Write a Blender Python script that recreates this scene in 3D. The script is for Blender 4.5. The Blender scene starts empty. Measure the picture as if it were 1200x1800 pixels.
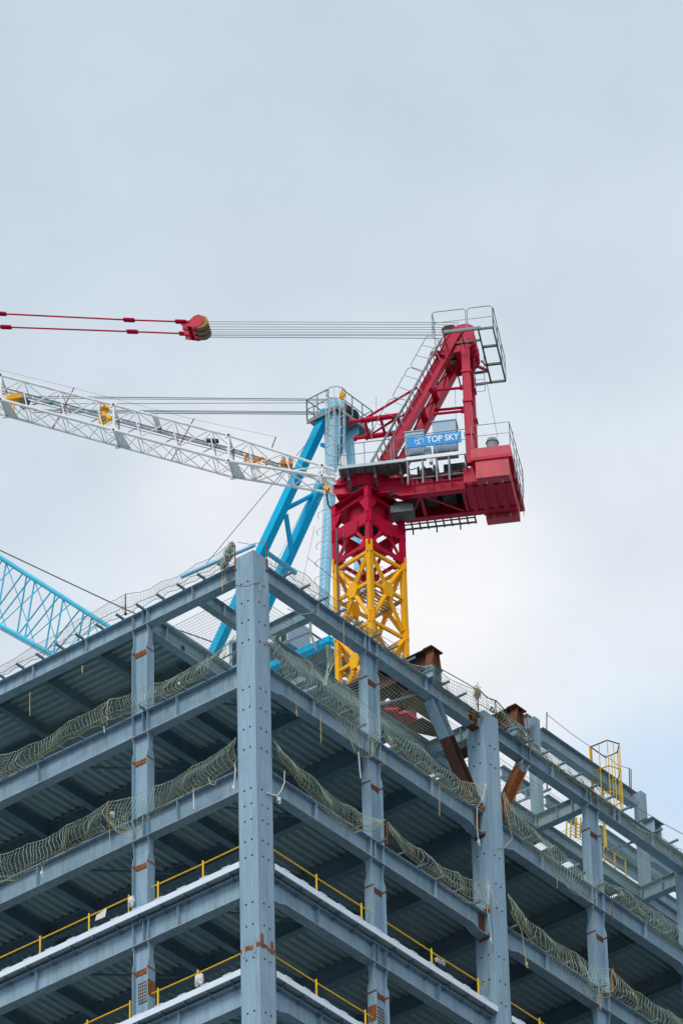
import bpy, math, random
from mathutils import Vector, Matrix
from mathutils import noise as mnoise
random.seed(7)
scn = bpy.context.scene
col = scn.collection
V = Vector
R = math.radians

# ---------------------------------------------------------------- camera
CAM = V((-127.4829, -103.9017, -117.3680))
FPX = 10325.8                       # focal length in photo pixels (photo 1200 x 1800)
PITCH, YAW, ROLL = 0.6303118, 0.6651567, -0.0267503
fw = V((math.cos(PITCH)*math.cos(YAW), math.cos(PITCH)*math.sin(YAW), math.sin(PITCH)))
rh = V((math.sin(YAW), -math.cos(YAW), 0))
uh = rh.cross(fw)
CR = math.cos(ROLL)*rh + math.sin(ROLL)*uh
CU = -math.sin(ROLL)*rh + math.cos(ROLL)*uh
cd = bpy.data.cameras.new('camera'); cam = bpy.data.objects.new('camera', cd); col.objects.link(cam)
m = Matrix.Identity(4)
for i in range(3):
    m[i][0] = CR[i]; m[i][1] = CU[i]; m[i][2] = -fw[i]; m[i][3] = CAM[i]
cam.matrix_world = m
cd.sensor_fit = 'VERTICAL'; cd.sensor_height = 36.0; cd.lens = FPX/1800*36.0
cd.clip_start = 1.0; cd.clip_end = 6000
scn.camera = cam

# ---------------------------------------------------------------- sky and sun
SUN_EL, SUN_AZ = R(46), R(194)      # azimuth measured counter-clockwise from +X, towards the sun
w = bpy.data.worlds.new('World'); scn.world = w; w.use_nodes = True
nt = w.node_tree; N = nt.nodes; L = nt.links
bg = N['Background']; bg.inputs[1].default_value = 0.12
sky = N.new('ShaderNodeTexSky'); sky.sky_type = 'NISHITA'; sky.sun_disc = False
sky.sun_elevation = SUN_EL; sky.sun_rotation = R(90) - SUN_AZ
tc = N.new('ShaderNodeTexCoord')
mp = N.new('ShaderNodeMapping'); mp.inputs['Location'].default_value = (3.1, 1.72, 0.2); mp.inputs['Scale'].default_value = (1, 1, 1.5)
no = N.new('ShaderNodeTexNoise'); no.inputs['Scale'].default_value = 7.5; no.inputs['Detail'].default_value = 5; no.inputs['Roughness'].default_value = 0.48
L.new(tc.outputs['Generated'], mp.inputs[0]); L.new(mp.outputs[0], no.inputs['Vector'])
# cloud deck: darker blue grey to bright white, as seen through the thin parts
cr = N.new('ShaderNodeValToRGB'); e = cr.color_ramp.elements
e[0].position = 0.34; e[0].color = (0.60, 0.69, 0.78, 1)
e[1].position = 0.66; e[1].color = (0.93, 0.95, 0.98, 1)
L.new(no.outputs['Fac'], cr.inputs[0])
# clouds brighten towards the horizon
sep = N.new('ShaderNodeSeparateXYZ'); L.new(tc.outputs['Generated'], sep.inputs[0])
mr = N.new('ShaderNodeMapRange'); mr.inputs['From Min'].default_value = 0.56; mr.inputs['From Max'].default_value = 0.655
mr.inputs['To Min'].default_value = 1.0; mr.inputs['To Max'].default_value = 0.0
L.new(sep.outputs['Z'], mr.inputs['Value'])
gr = N.new('ShaderNodeMix'); gr.data_type = 'RGBA'
gr.inputs['A'].default_value = (0.54, 0.655, 0.755, 1)
mixf = N.new('ShaderNodeMath'); mixf.operation = 'MULTIPLY_ADD'; mixf.inputs[1].default_value = 0.80; mixf.inputs[2].default_value = 0.10
L.new(mr.outputs[0], mixf.inputs[0]); L.new(mixf.outputs[0], gr.inputs['Factor']); L.new(cr.outputs[0], gr.inputs['B'])
def patch(prev, px, py, rad, colr, amt):
    dv = (fw + CR*((px-600)/FPX) - CU*((py-900)/FPX)).normalized()
    dn = N.new('ShaderNodeTexNoise'); dn.inputs['Scale'].default_value = 26; dn.inputs['Detail'].default_value = 4; L.new(tc.outputs['Generated'], dn.inputs['Vector'])
    sb = N.new('ShaderNodeVectorMath'); sb.operation = 'SUBTRACT'; sb.inputs[1].default_value = (0.5, 0.5, 0.5); L.new(dn.outputs['Color'], sb.inputs[0])
    ma = N.new('ShaderNodeVectorMath'); ma.operation = 'MULTIPLY_ADD'; ma.inputs[1].default_value = (rad*1.1,)*3; L.new(sb.outputs[0], ma.inputs[0]); L.new(tc.outputs['Generated'], ma.inputs[2])
    ds = N.new('ShaderNodeVectorMath'); ds.operation = 'DISTANCE'; ds.inputs[1].default_value = dv; L.new(ma.outputs[0], ds.inputs[0])
    r_ = N.new('ShaderNodeMapRange'); r_.interpolation_type = 'SMOOTHERSTEP'; r_.inputs['From Min'].default_value = 0; r_.inputs['From Max'].default_value = rad
    r_.inputs['To Min'].default_value = amt; r_.inputs['To Max'].default_value = 0; L.new(ds.outputs['Value'], r_.inputs['Value'])
    x_ = N.new('ShaderNodeMix'); x_.data_type = 'RGBA'; x_.inputs['B'].default_value = (*colr, 1); L.new(prev, x_.inputs['A']); L.new(r_.outputs[0], x_.inputs['Factor'])
    return x_.outputs['Result']
o_ = gr.outputs['Result']
for a_ in ((760,1080,0.034,(0.97,0.96,0.965),0.95),(400,880,0.030,(0.90,0.91,0.94),0.7),(1130,1180,0.022,(0.80,0.87,0.94),0.6),(1190,1400,0.030,(0.52,0.71,0.92),0.72),(620,330,0.045,(0.585,0.67,0.745),0.5),(1010,560,0.032,(0.56,0.66,0.75),0.6),(100,760,0.03,(0.64,0.715,0.79),0.6)):
    o_ = patch(o_, *a_)
fn = N.new('ShaderNodeTexNoise'); fn.inputs['Scale'].default_value = 34; fn.inputs['Detail'].default_value = 6; fn.inputs['Roughness'].default_value = 0.55
L.new(mp.outputs[0], fn.inputs['Vector'])
fr_ = N.new('ShaderNodeMapRange'); fr_.inputs['From Min'].default_value = 0.3; fr_.inputs['From Max'].default_value = 0.7; fr_.inputs['To Min'].default_value = 0.955; fr_.inputs['To Max'].default_value = 1.03
L.new(fn.outputs['Fac'], fr_.inputs['Value'])
fs_ = N.new('ShaderNodeVectorMath'); fs_.operation = 'SCALE'; L.new(o_, fs_.inputs[0]); L.new(fr_.outputs[0], fs_.inputs['Scale']); o_ = fs_.outputs[0]
sc_ = N.new('ShaderNodeVectorMath'); sc_.operation = 'SCALE'; sc_.inputs['Scale'].default_value = 0.86/0.12
L.new(o_, sc_.inputs[0])
mx = N.new('ShaderNodeMix'); mx.data_type = 'RGBA'; mx.inputs['Factor'].default_value = 0.93
L.new(sky.outputs[0], mx.inputs['A']); L.new(sc_.outputs[0], mx.inputs['B'])
L.new(mx.outputs['Result'], bg.inputs[0])
sd = bpy.data.lights.new('sun', 'SUN'); sun = bpy.data.objects.new('sun', sd); col.objects.link(sun)
sd.energy = 1.5; sd.angle = R(20); sd.color = (1.0, 0.96, 0.9)
sdir = V((math.cos(SUN_EL)*math.cos(SUN_AZ), math.cos(SUN_EL)*math.sin(SUN_AZ), math.sin(SUN_EL)))
sun.rotation_euler = sdir.to_track_quat('Z', 'Y').to_euler()
scn.view_settings.view_transform = 'Standard'; scn.view_settings.look = 'None'
scn.view_settings.exposure = 0.30; scn.view_settings.gamma = 1.0
scn.render.engine = 'CYCLES'
scn.cycles.max_bounces = 6; scn.cycles.diffuse_bounces = 4

# ---------------------------------------------------------------- geometry helpers
def ray(px, py): return fw + CR*((px-600)/FPX) - CU*((py-900)/FPX)
def at(px, py, ax, val):
    d = ray(px, py); i = 'xyz'.index(ax); return CAM + d*((val-CAM[i])/d[i])
def onplane(px, py, P, n):
    d = ray(px, py); return CAM + d*(((P-CAM).dot(n))/d.dot(n))

class MB:
    def __init__(s): s.v = []; s.f = []
    def add(s, vs, fs):
        b = len(s.v); s.v += [tuple(v) for v in vs]; s.f += [tuple(i+b for i in f) for f in fs]; return s
    def box(s, x0, x1, y0, y1, z0, z1):
        vs = [(x, y, z) for x in (x0, x1) for y in (y0, y1) for z in (z0, z1)]
        return s.add(vs, [(0,1,3,2),(4,6,7,5),(0,4,5,1),(2,3,7,6),(0,2,6,4),(1,5,7,3)])
    def obox(s, c, ax, ay, az):      # centre and three half-axis vectors
        c = V(c); vs = [c+ax*i+ay*j+az*k for i in (-1,1) for j in (-1,1) for k in (-1,1)]
        return s.add(vs, [(0,1,3,2),(4,6,7,5),(0,4,5,1),(2,3,7,6),(0,2,6,4),(1,5,7,3)])
    def bar(s, p0, p1, w, h, up=V((0,0,1))):
        p0 = V(p0); p1 = V(p1); d = (p1-p0)
        l = d.length; d = d/l; sd = d.cross(up)
        if sd.length < 1e-4: sd = d.cross(V((1,0,0)))
        sd.normalize(); u = sd.cross(d)
        return s.obox((p0+p1)/2, d*(l/2), sd*(w/2), u*(h/2))
    def tube(s, pts, r, n=6, cap=True):
        pts = [V(p) for p in pts]; rings = []; prev = None
        for i, p in enumerate(pts):
            d = (pts[min(i+1, len(pts)-1)] - pts[max(i-1, 0)]).normalized()
            a = prev - d*prev.dot(d) if prev else (d.cross(V((0,0,1))) if abs(d.z) < 0.95 else d.cross(V((1,0,0))))
            a.normalize(); prev = a; b = d.cross(a)
            rings.append([p + (a*math.cos(2*math.pi*k/n) + b*math.sin(2*math.pi*k/n))*r for k in range(n)])
        vs = [q for g in rings for q in g]; fs = []
        for i in range(len(pts)-1):
            for k in range(n):
                fs.append((i*n+k, i*n+(k+1) % n, (i+1)*n+(k+1) % n, (i+1)*n+k))
        if cap: fs += [tuple(range(n-1, -1, -1)), tuple((len(pts)-1)*n+k for k in range(n))]
        return s.add(vs, fs)
    def prism(s, poly, d):           # polygon extruded by vector d
        n = len(poly); a = [V(p) for p in poly]
        return s.add(a+[p+d for p in a], [tuple(range(n-1,-1,-1)), tuple(range(n, 2*n))]+[(i,(i+1)%n,n+(i+1)%n,n+i) for i in range(n)])
    def disc(s, c, ax, r, t, n=24, r2=None):
        ax = V(ax).normalized(); a = ax.cross(V((0,0,1))); 
        if a.length < 0.01: a = V((1,0,0))
        a.normalize(); b = ax.cross(a); c = V(c); r2 = r if r2 is None else r2
        A = [c-ax*t/2+(a*math.cos(2*math.pi*k/n)+b*math.sin(2*math.pi*k/n))*r for k in range(n)]
        B = [c+ax*t/2+(a*math.cos(2*math.pi*k/n)+b*math.sin(2*math.pi*k/n))*r2 for k in range(n)]
        return s.add(A+B, [tuple(range(n-1,-1,-1)), tuple(range(n,2*n))]+[(i,(i+1)%n,n+(i+1)%n,n+i) for i in range(n)])
    def ring(s, c, ax, r, t, n=28):
        ax = V(ax).normalized(); a = ax.cross(V((0,0,1)))
        if a.length < 0.01: a = V((1,0,0))
        a.normalize(); b = ax.cross(a)
        return s.tube([V(c)+(a*math.cos(2*math.pi*k/n)+b*math.sin(2*math.pi*k/n))*r for k in range(n+1)], t, 5, False)
    def build(s, name, mat, parent=None, smooth=False):
        me = bpy.data.meshes.new(name)
        off = V((0,0,0))
        if parent is not None: off = world_loc(parent)
        me.from_pydata([tuple(V(v)-off) for v in s.v], [], s.f); me.update()
        if smooth:
            for p in me.polygons: p.use_smooth = True
        me.materials.append(mat)
        o = bpy.data.objects.new(name, me); col.objects.link(o)
        if parent is not None: o.parent = parent
        return o
def world_loc(o):
    l = V((0,0,0))
    while o is not None: l = l + V(o.location); o = o.parent
    return l
def tag(o, label, cat, group=None, kind=None):
    if label: o['label'] = label
    if cat: o['category'] = cat
    if group: o['group'] = group
    if kind: o['kind'] = kind
    return o
def thing(name, label, cat, loc, group=None):
    o = bpy.data.objects.new(name, None); col.objects.link(o); o.location = loc; o.empty_display_size = 0.3
    return tag(o, label, cat, group)

# ---------------------------------------------------------------- materials
def mat(name, c, rough=0.55, var=0.10, scale=1.2, rust=0.0, metal=0.0, streak=True, rustc=(0.22,0.075,0.03), spec=0.15, rscale=2.2, stain=0.0):
    m = bpy.data.materials.new(name); m.use_nodes = True; t = m.node_tree; n = t.nodes; l = t.links
    b = n['Principled BSDF']; b.inputs['Roughness'].default_value = rough; b.inputs['Metallic'].default_value = metal
    b.inputs['Specular IOR Level'].default_value = spec
    g = n.new('ShaderNodeNewGeometry')
    mpn = n.new('ShaderNodeMapping'); mpn.inputs['Scale'].default_value = (1, 1, 0.22 if streak else 1)
    l.new(g.outputs['Position'], mpn.inputs[0])
    ns = n.new('ShaderNodeTexNoise'); ns.inputs['Scale'].default_value = scale; ns.inputs['Detail'].default_value = 6; ns.inputs['Roughness'].default_value = 0.62
    l.new(mpn.outputs[0], ns.inputs['Vector'])
    ns2 = n.new('ShaderNodeTexNoise'); ns2.inputs['Scale'].default_value = scale*7; ns2.inputs['Detail'].default_value = 4
    l.new(mpn.outputs[0], ns2.inputs['Vector'])
    ad = n.new('ShaderNodeMath'); ad.operation = 'MULTIPLY_ADD'; ad.inputs[1].default_value = 0.35
    l.new(ns2.outputs['Fac'], ad.inputs[0]); l.new(ns.outputs['Fac'], ad.inputs[2])
    r = n.new('ShaderNodeMapRange'); r.inputs['From Min'].default_value = 0.35; r.inputs['From Max'].default_value = 1.0
    r.inputs['To Min'].default_value = 1-var*1.6; r.inputs['To Max'].default_value = 1+var
    l.new(ad.outputs[0], r.inputs['Value'])
    sc = n.new('ShaderNodeVectorMath'); sc.operation = 'SCALE'; sc.inputs[0].default_value = c
    l.new(r.outputs[0], sc.inputs['Scale'])
    out = sc.outputs[0]
    if rust > 0:
        rn = n.new('ShaderNodeTexNoise'); rn.inputs['Scale'].default_value = rscale; rn.inputs['Detail'].default_value = 8; rn.inputs['Roughness'].default_value = 0.7
        l.new(g.outputs['Position'], rn.inputs['Vector'])
        rr = n.new('ShaderNodeMapRange'); rr.inputs['From Min'].default_value = 0.70-rust*0.25; rr.inputs['From Max'].default_value = 0.80-rust*0.25
        l.new(rn.outputs['Fac'], rr.inputs['Value'])
        mx = n.new('ShaderNodeMix'); mx.data_type = 'RGBA'; mx.inputs['B'].default_value = (*rustc, 1)
        l.new(rr.outputs[0], mx.inputs['Factor']); l.new(out, mx.inputs['A']); out = mx.outputs['Result']
    K_ = 0.10 if min(c) > 0.1 else 0.02
    if stain > 0:      # washed down dirt and chalky runs
        for k, (sx_, c2, a_) in enumerate(((5.0, (c[0]*0.45+0.03, c[1]*0.42+0.03, c[2]*0.38+0.025), stain), (9.0, (min(1, c[0]*1.25+K_), min(1, c[1]*1.2+K_), min(1, c[2]*1.1+K_)), stain*0.6))):
            mp2 = n.new('ShaderNodeMapping'); mp2.inputs['Scale'].default_value = (sx_, sx_, 0.35+0.2*k); mp2.inputs['Location'].default_value = (3.3*k, 1.7, 5*k)
            l.new(g.outputs['Position'], mp2.inputs[0])
            n3 = n.new('ShaderNodeTexNoise'); n3.inputs['Scale'].default_value = 1.0; n3.inputs['Detail'].default_value = 7; n3.inputs['Roughness'].default_value = 0.68
            l.new(mp2.outputs[0], n3.inputs['Vector'])
            r3 = n.new('ShaderNodeMapRange'); r3.inputs['From Min'].default_value = 0.50; r3.inputs['From Max'].default_value = 0.72; r3.inputs['To Max'].default_value = a_
            l.new(n3.outputs['Fac'], r3.inputs['Value'])
            m3 = n.new('ShaderNodeMix'); m3.data_type = 'RGBA'; m3.inputs['B'].default_value = (*c2, 1)
            l.new(r3.outputs[0], m3.inputs['Factor']); l.new(out, m3.inputs['A']); out = m3.outputs['Result']
    l.new(out, b.inputs['Base Color'])
    bp = n.new('ShaderNodeBump'); bp.inputs['Strength'].default_value = 0.12; bp.inputs['Distance'].default_value = 0.01
    l.new(ns2.outputs['Fac'], bp.inputs['Height']); l.new(bp.outputs[0], b.inputs['Normal'])
    return m
M = dict(
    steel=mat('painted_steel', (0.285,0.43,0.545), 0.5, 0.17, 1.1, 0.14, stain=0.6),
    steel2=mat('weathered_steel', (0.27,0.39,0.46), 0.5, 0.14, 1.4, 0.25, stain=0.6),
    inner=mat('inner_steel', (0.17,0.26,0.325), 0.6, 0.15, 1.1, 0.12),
    deck=mat('galvanised_deck', (0.40,0.52,0.555), 0.45, 0.10, 3.0, 0.0, 0.0, False),
    rust=mat('rusty_primer', (0.20,0.075,0.04), 0.8, 0.35, 3.0, 0.5, 0, True, (0.09,0.03,0.02)),
    orust=mat('orange_rust', (0.33,0.12,0.045), 0.9, 0.5, 9.0, 0.62, 0, False, (0.12,0.05,0.03), rscale=7),
    brown=mat('brown_primer', (0.10,0.050,0.040), 0.7, 0.3, 2.0, 0.35, 0, True, (0.25,0.09,0.04)),
    red=mat('crane_red', (0.57,0.005,0.050), 0.42, 0.16, 1.5, 0.05, 0, True, (0.3,0.06,0.04), stain=0.4),
    fred=mat('faded_red', (0.66,0.085,0.13), 0.6, 0.22, 3.0, 0.52, 0, True, (0.45,0.15,0.06), 0.3, 3.5),
    yel=mat('crane_yellow', (0.95,0.46,0.010), 0.45, 0.13, 2.0, 0.06, 0, True, (0.4,0.16,0.03), stain=0.3),
    rail=mat('rail_yellow', (0.92,0.58,0.03), 0.5, 0.16, 3.0, 0.15, 0, False, (0.4,0.16,0.04)),
    blue=mat('crane_blue', (0.002,0.48,0.80), 0.4, 0.14, 1.0, 0.0, stain=0.25),
    pblue=mat('pale_crane_blue', (0.07,0.56,0.80), 0.4, 0.14, 1.0, 0.0, stain=0.3),
    veil=mat('pale_net', (0.50,0.56,0.52), 0.9, 0.2, 2.5, 0.1, 0, False, (0.45,0.40,0.2)),
    lblue=mat('light_blue', (0.36,0.74,0.92), 0.45, 0.12, 1.5, 0.0),
    white=mat('crane_white', (0.86,0.87,0.87), 0.5, 0.12, 2.0, 0.14, 0, False, (0.45,0.38,0.30)),
    edge=mat('fascia_white', (0.78,0.87,0.98), 0.5, 0.06, 3.0, 0.0),
    soffit=mat('soffit_panel', (0.42,0.54,0.56), 0.5, 0.2, 4.0, 0.0),
    galv=mat('galvanised', (0.27,0.31,0.33), 0.5, 0.15, 5.0, 0.0, 0.0, False),
    lgalv=mat('bright_galvanised', (0.55,0.62,0.66), 0.5, 0.12, 5.0, 0.0, 0.0, False),
    grate=mat('walkway_grating', (0.17,0.20,0.205), 0.6, 0.25, 5.0, 0.2, 0.0, False, (0.25,0.16,0.10)),
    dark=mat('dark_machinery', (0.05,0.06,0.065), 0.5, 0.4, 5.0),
    cab=mat('cabinet_blue_grey', (0.38,0.52,0.64), 0.5, 0.08, 2.0),
    sign=mat('sign_blue', (0.002,0.29,0.74), 0.4, 0.05, 2.0),
    letter=mat('letter_white', (0.85,0.88,0.9), 0.5, 0.03, 2.0),
    rope=mat('steel_rope', (0.12,0.13,0.14), 0.5, 0.1, 5.0),
    wire=mat('grey_rope', (0.20,0.22,0.235), 0.5, 0.1, 5.0),
    net=mat('safety_net', (0.56,0.66,0.52), 0.9, 0.35, 2.5, 0.25, 0, False, (0.55,0.45,0.18)),
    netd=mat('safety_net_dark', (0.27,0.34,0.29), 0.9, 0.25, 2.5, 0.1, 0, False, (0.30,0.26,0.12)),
    hemp=mat('hemp_rope', (0.55,0.45,0.24), 0.9, 0.25, 6.0, 0, 0, False),
    cloth=mat('white_cloth', (0.75,0.75,0.74), 0.8, 0.1, 8.0, 0, 0, False),
    wood=mat('plywood', (0.30,0.20,0.13), 0.8, 0.3, 3.0, 0.2, 0, False),
    tan=mat('lit_stained_edge', (0.46,0.44,0.37), 0.8, 0.3, 4.0, 0.3, 0, False, (0.30,0.17,0.07)),  # tan has light caught on the flange edge painted in, plus rust stain
    hole=mat('bolt_hole', (0.025,0.03,0.035), 0.9, 0.1, 3.0),
    ground=mat('asphalt_ground', (0.10,0.10,0.10), 0.9, 0.3, 0.05, 0, 0, False),
    orange=mat('orange_paint', (0.85,0.27,0.02), 0.5, 0.15, 3.0),
    green=mat('green_paint', (0.02,0.30,0.20), 0.5, 0.1, 3.0),
    pink=mat('pink_rod', (0.42,0.06,0.10), 0.5, 0.1, 3.0),
    conc=mat('concrete', (0.36,0.36,0.35), 0.9, 0.2, 0.5, 0, 0, False),
)
GZ = -119.2; X3 = V((1,0,0)); Y3 = V((0,1,0)); Z3 = V((0,0,1))
g_ = MB(); g_.add([(-1500,-1500,GZ),(1500,-1500,GZ),(1500,1500,GZ),(-1500,1500,GZ)], [(0,1,2,3)])
tag(g_.build('ground', M['ground']), None, None, None, 'structure')

# ================================================================ steel building
B = thing('steel_frame_building', 'unfinished blue grey steel frame building with open floors and corrugated decks', 'building', (0, 0, GZ))
TOP = [1.05, -3.22, -7.48, -11.68, -15.88, -20.10]
BOT = {'L': [0.40, -4.14, -8.40, -12.60, -16.80, -21.0], 'R': [0.38, -4.02, -8.27, -12.49, -16.70, -20.9]}
def sp(side, a, o, z): return V((o, a, z)) if side == 'L' else V((a, o, z))
def sbox(mb, side, a0, a1, o0, o1, z0, z1):
    return mb.box(o0, o1, a0, a1, z0, z1) if side == 'L' else mb.box(a0, a1, o0, o1, z0, z1)
def sprism(mb, side, poly, o0, o1):   # polygon in (a, z), thick from o0 to o1
    d = V((o1-o0, 0, 0)) if side == 'L' else V((0, o1-o0, 0))
    return mb.prism([sp(side, a, o0, z) for a, z in poly], d)
def edge_beam(side, lv, a0, a1, stiff=(), haunch=(False, False), o=0.2, wd=0.4, zt=None, zb=None):
    zt = TOP[lv] if zt is None else zt; zb = BOT[side][lv] if zb is None else zb
    m = MB(); tf = 0.028; wc = o+wd/2
    sbox(m, side, a0, a1, o, o+wd, zt-tf, zt)
    prof = [(a0, zb), (a1, zb)]
    h = 0.13
    if haunch[0]: prof = [(a0, zb-h), (a0+0.45, zb-h), (a0+0.85, zb)] + prof[1:]
    if haunch[1]: prof = prof[:-1] + [(a1-0.85, zb), (a1-0.45, zb-h), (a1, zb-h)]
    sprism(m, side, [(a0, zt-tf), (a1, zt-tf)] + [(a, z+tf) for a, z in reversed(prof)], wc-0.009, wc+0.009)
    for (aa, za), (ab, zb_) in zip(prof[:-1], prof[1:]):
        sprism(m, side, [(aa, za), (ab, zb_), (ab, zb_+tf), (aa, za+tf)], o, o+wd)
    e0 = a0+(0.85 if haunch[0] else 0.02); e1 = a1-(0.85 if haunch[1] else 0.02)
    for s in stiff:
        sbox(m, side, s-0.010, s+0.010, o+0.012, wc-0.009, zb+tf, zt-tf)
        sbox(m, side, s-0.010, s+0.010, wc+0.009, o+wd-0.012, zb+tf, zt-tf)
    eb = m.build('edge_beam', M['steel'], B)
    fe = MB(); sbox(fe, side, e0, e1, o-0.003, o, zb+0.001, zb+tf-0.001); fe.build('lit_stained_flange_edge', M['tan'], eb)  # strip paints the light along the lower flange edge, with rust stains
    return eb
# facade columns (a-centre) ; 'H' = H section, 'X' = box column
LC = [(5.345, 'H'), (13.1, 'H'), (19.3, 'X'), (25.8, 'H')]
RC_ = [(6.78, 'H'), (13.34, 'X'), (19.70, 'H'), (25.90, 'X'), (32.5, 'H'), (38.9, 'X')]
def stiffs(c): return [c-0.335, c-0.12, c+0.335]
for lv in range(6):
    st = [2.95, 7.83, 10.33, 14.5, 17] if lv == 0 else [3.70, 10.03, 14.5, 17]
    st = st + stiffs(5.345) + stiffs(13.1)
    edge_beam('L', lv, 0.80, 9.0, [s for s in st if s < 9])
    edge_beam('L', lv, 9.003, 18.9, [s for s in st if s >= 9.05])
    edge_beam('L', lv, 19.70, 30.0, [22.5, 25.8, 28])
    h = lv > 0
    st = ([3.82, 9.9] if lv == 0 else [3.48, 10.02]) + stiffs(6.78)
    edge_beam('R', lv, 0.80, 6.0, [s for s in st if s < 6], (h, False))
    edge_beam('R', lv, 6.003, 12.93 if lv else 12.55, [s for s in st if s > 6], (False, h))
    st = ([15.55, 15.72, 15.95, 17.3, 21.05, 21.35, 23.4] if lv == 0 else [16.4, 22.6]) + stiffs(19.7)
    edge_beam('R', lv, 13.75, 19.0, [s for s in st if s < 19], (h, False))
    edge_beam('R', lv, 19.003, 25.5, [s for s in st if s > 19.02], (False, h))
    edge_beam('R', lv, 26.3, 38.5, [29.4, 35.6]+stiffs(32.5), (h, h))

# --- H columns: web faces outwards, flanges stand across the facade
def h_column(side, c, ztop, rusty=True):
    m = MB(); hw = 0.345; o = 0.20; dp = 0.385
    lv0 = 0
    zs = []
    for lv in range(6):
        zb = BOT[side][lv]
        zs += [(zb, 0.055), (zb-0.22, 0.055), (zb-0.55, 0.02) , (zb-0.80, 0.0)]
        if lv < 5: zs += [(TOP[lv+1], 0.0)]
    zs.append((GZ, 0.0))
    # segments below each beam
    i = 0
    for lv in range(6):
        zb = BOT[side][lv]; zn = TOP[lv+1] if lv < 5 else GZ
        prof = [(zb, 0.02), (zb-0.12, 0.025), (zb-0.18, 0.065), (zb-0.62, 0.085), (zb-0.80, 0.03), (zb-0.95, 0.0), (zn, 0.0)]
        for a in (c-hw+0.013, c+hw-0.013):
            d = V((0, 0.026, 0)) if side == 'L' else V((0.026, 0, 0))
            poly = [sp(side, a-0.013, o+k, z) for z, k in prof] + [sp(side, a-0.013, o+dp-k, z) for z, k in reversed(prof)]
            m.prism(poly, d)
        sbox(m, side, c-hw+0.026, c+hw-0.026, o+dp/2-0.012, o+dp/2+0.012, zn, zb)
    return m.build('column', M['steel'], B)
def splices(side, c, lv):
    """rusty bare band at the splice, about 1.1 m below each beam"""
    zb = BOT[side][lv] - (1.02 if side == 'L' else 1.12); o = 0.2; hw = 0.345
    s = MB()
    rr = random.Random(int(abs(zb*10)+c*7)); a = c-hw+0.028
    while a < c+hw-0.04:
        b_ = min(c+hw-0.026, a+rr.uniform(0.04, 0.11)); sbox(s, side, a, b_, 0.355, 0.378, zb-0.10-rr.uniform(0, 0.035), zb+0.07+rr.uniform(0, 0.03)); a = b_+0.0005
    for k in (-1, 1):
        a = c+k*hw
        sbox(s, side, a-0.030 if k > 0 else a-0.004, a+0.004 if k > 0 else a+0.030, o-0.006, o+0.39, zb-0.035, zb+0.035)
    p = s.build('splice_band', M['orust' if side == 'L' else 'rust'], B); p['label'] = 'rusty bare splice band'
for c, k in LC[:2]:
    h_column('L', c, TOP[0])
for c in (6.78, 19.70): h_column('R', c, TOP[0])
for lv in range(4):
    splices('L', 5.345, lv); splices('R', 6.78, lv)
    if lv < 3: splices('R', 19.70, lv)

# --- box columns
def box_column(x0, x1, y0, y1, z0, z1, name='column', bolts=(), faces=('L', 'R'), m_='steel', cap=True):
    m = MB(); t = 0.0
    m.box(x0, x1, y0, y1, z0, z1)
    # weld seams: side plates stand 12 mm proud of the others
    m.box(x0+0.03, x1-0.03, y0-0.010, y0, z0, z1-0.01) if False else None
    if bolts:
        bo = m; nb = len(m.f)
        for z, kind in bolts:
            for k, q in enumerate((0.26, 0.545)):
                if 'R' in faces: bo.disc((x0+q, y0-0.004, z), (0,1,0), 0.036, 0.012, 10)
                if 'L' in faces: bo.disc((x0-0.004, y0+q, z+0.045), (1,0,0), 0.036, 0.012, 10)
    c = m.build(name, M[m_], B)
    if bolts:
        c.data.materials.append(M['hole'])
        for p in c.data.polygons[nb:]: p.material_index = 1
    return c
bz = [-0.17,-0.98,-1.80,-2.62,-4.57,-5.39,-6.20,-7.02,-8.68,-9.30,-9.92,-10.72,-11.35,-13.2,-14.05,-15.35,-17.4,-18.2,-19.0]
cc = box_column(0, 0.80, 0, 0.80, GZ, 1.09, 'corner_column', [(z, 0) for z in bz])
wl = MB(); wl.box(-0.006, 0.006, -0.006, 0.006, -60, 1.085); wl.box(-0.005,0.016,0.786,0.806,-60,1.085); wl.box(0.786,0.806,-0.005,0.016,-60,1.085)
wl.build('corner_weld', M['steel2'], cc)
sm = MB()   # rusty site weld with erection lugs
zt = -14.86
for q0, q1, dz in ((0,0.2,0.0),(0.2,0.42,0.03),(0.42,0.62,-0.01),(0.62,0.8,0.02)):
    sm.box(q0, q1, -0.012, 0.0, zt-0.08+dz, zt+0.05+dz); sm.box(-0.012, 0.0, q0, q1, zt-0.09-dz, zt+0.07-dz)
sm.build('site_weld', M['orust'], cc)['label'] = 'orange rusty site weld'
lg = MB()
for x, a, b in ((0.13,-0.1,0.42),(0.64,-0.12,0.36)):
    lg = MB(); lg.box(x-0.06, x+0.06, -0.020, -0.013, zt+a, zt+b)
    lg.build('erection_lug', M['orust'], cc)
lg = MB()
for y, a, b in ((0.14,-0.55,0.28),(0.62,-0.62,0.26)): lg.box(-0.020,-0.013, y-0.012, y+0.012, zt+a, zt+b); lg.box(-0.018,-0.013, y, y+0.11, zt-0.3, zt+0.2)
lg.build('erection_lug', M['steel2'], cc)
bz2 = [-0.35,-1.17,-5.0,-6.2,-7.2,-9.2,-10.2,-11.1,-13.1,-13.8,-15.2]
c3 = box_column(12.93, 13.75, 0, 0.80, GZ, 1.07, 'column', [(z, 0) for z in bz2])
box_column(25.49, 26.29, 0, 0.80, GZ, 1.07)
box_column(38.5, 39.3, 0, 0.80, GZ, 1.07)
box_column(0, 0.8, 18.9, 19.7, GZ, 1.07)
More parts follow.
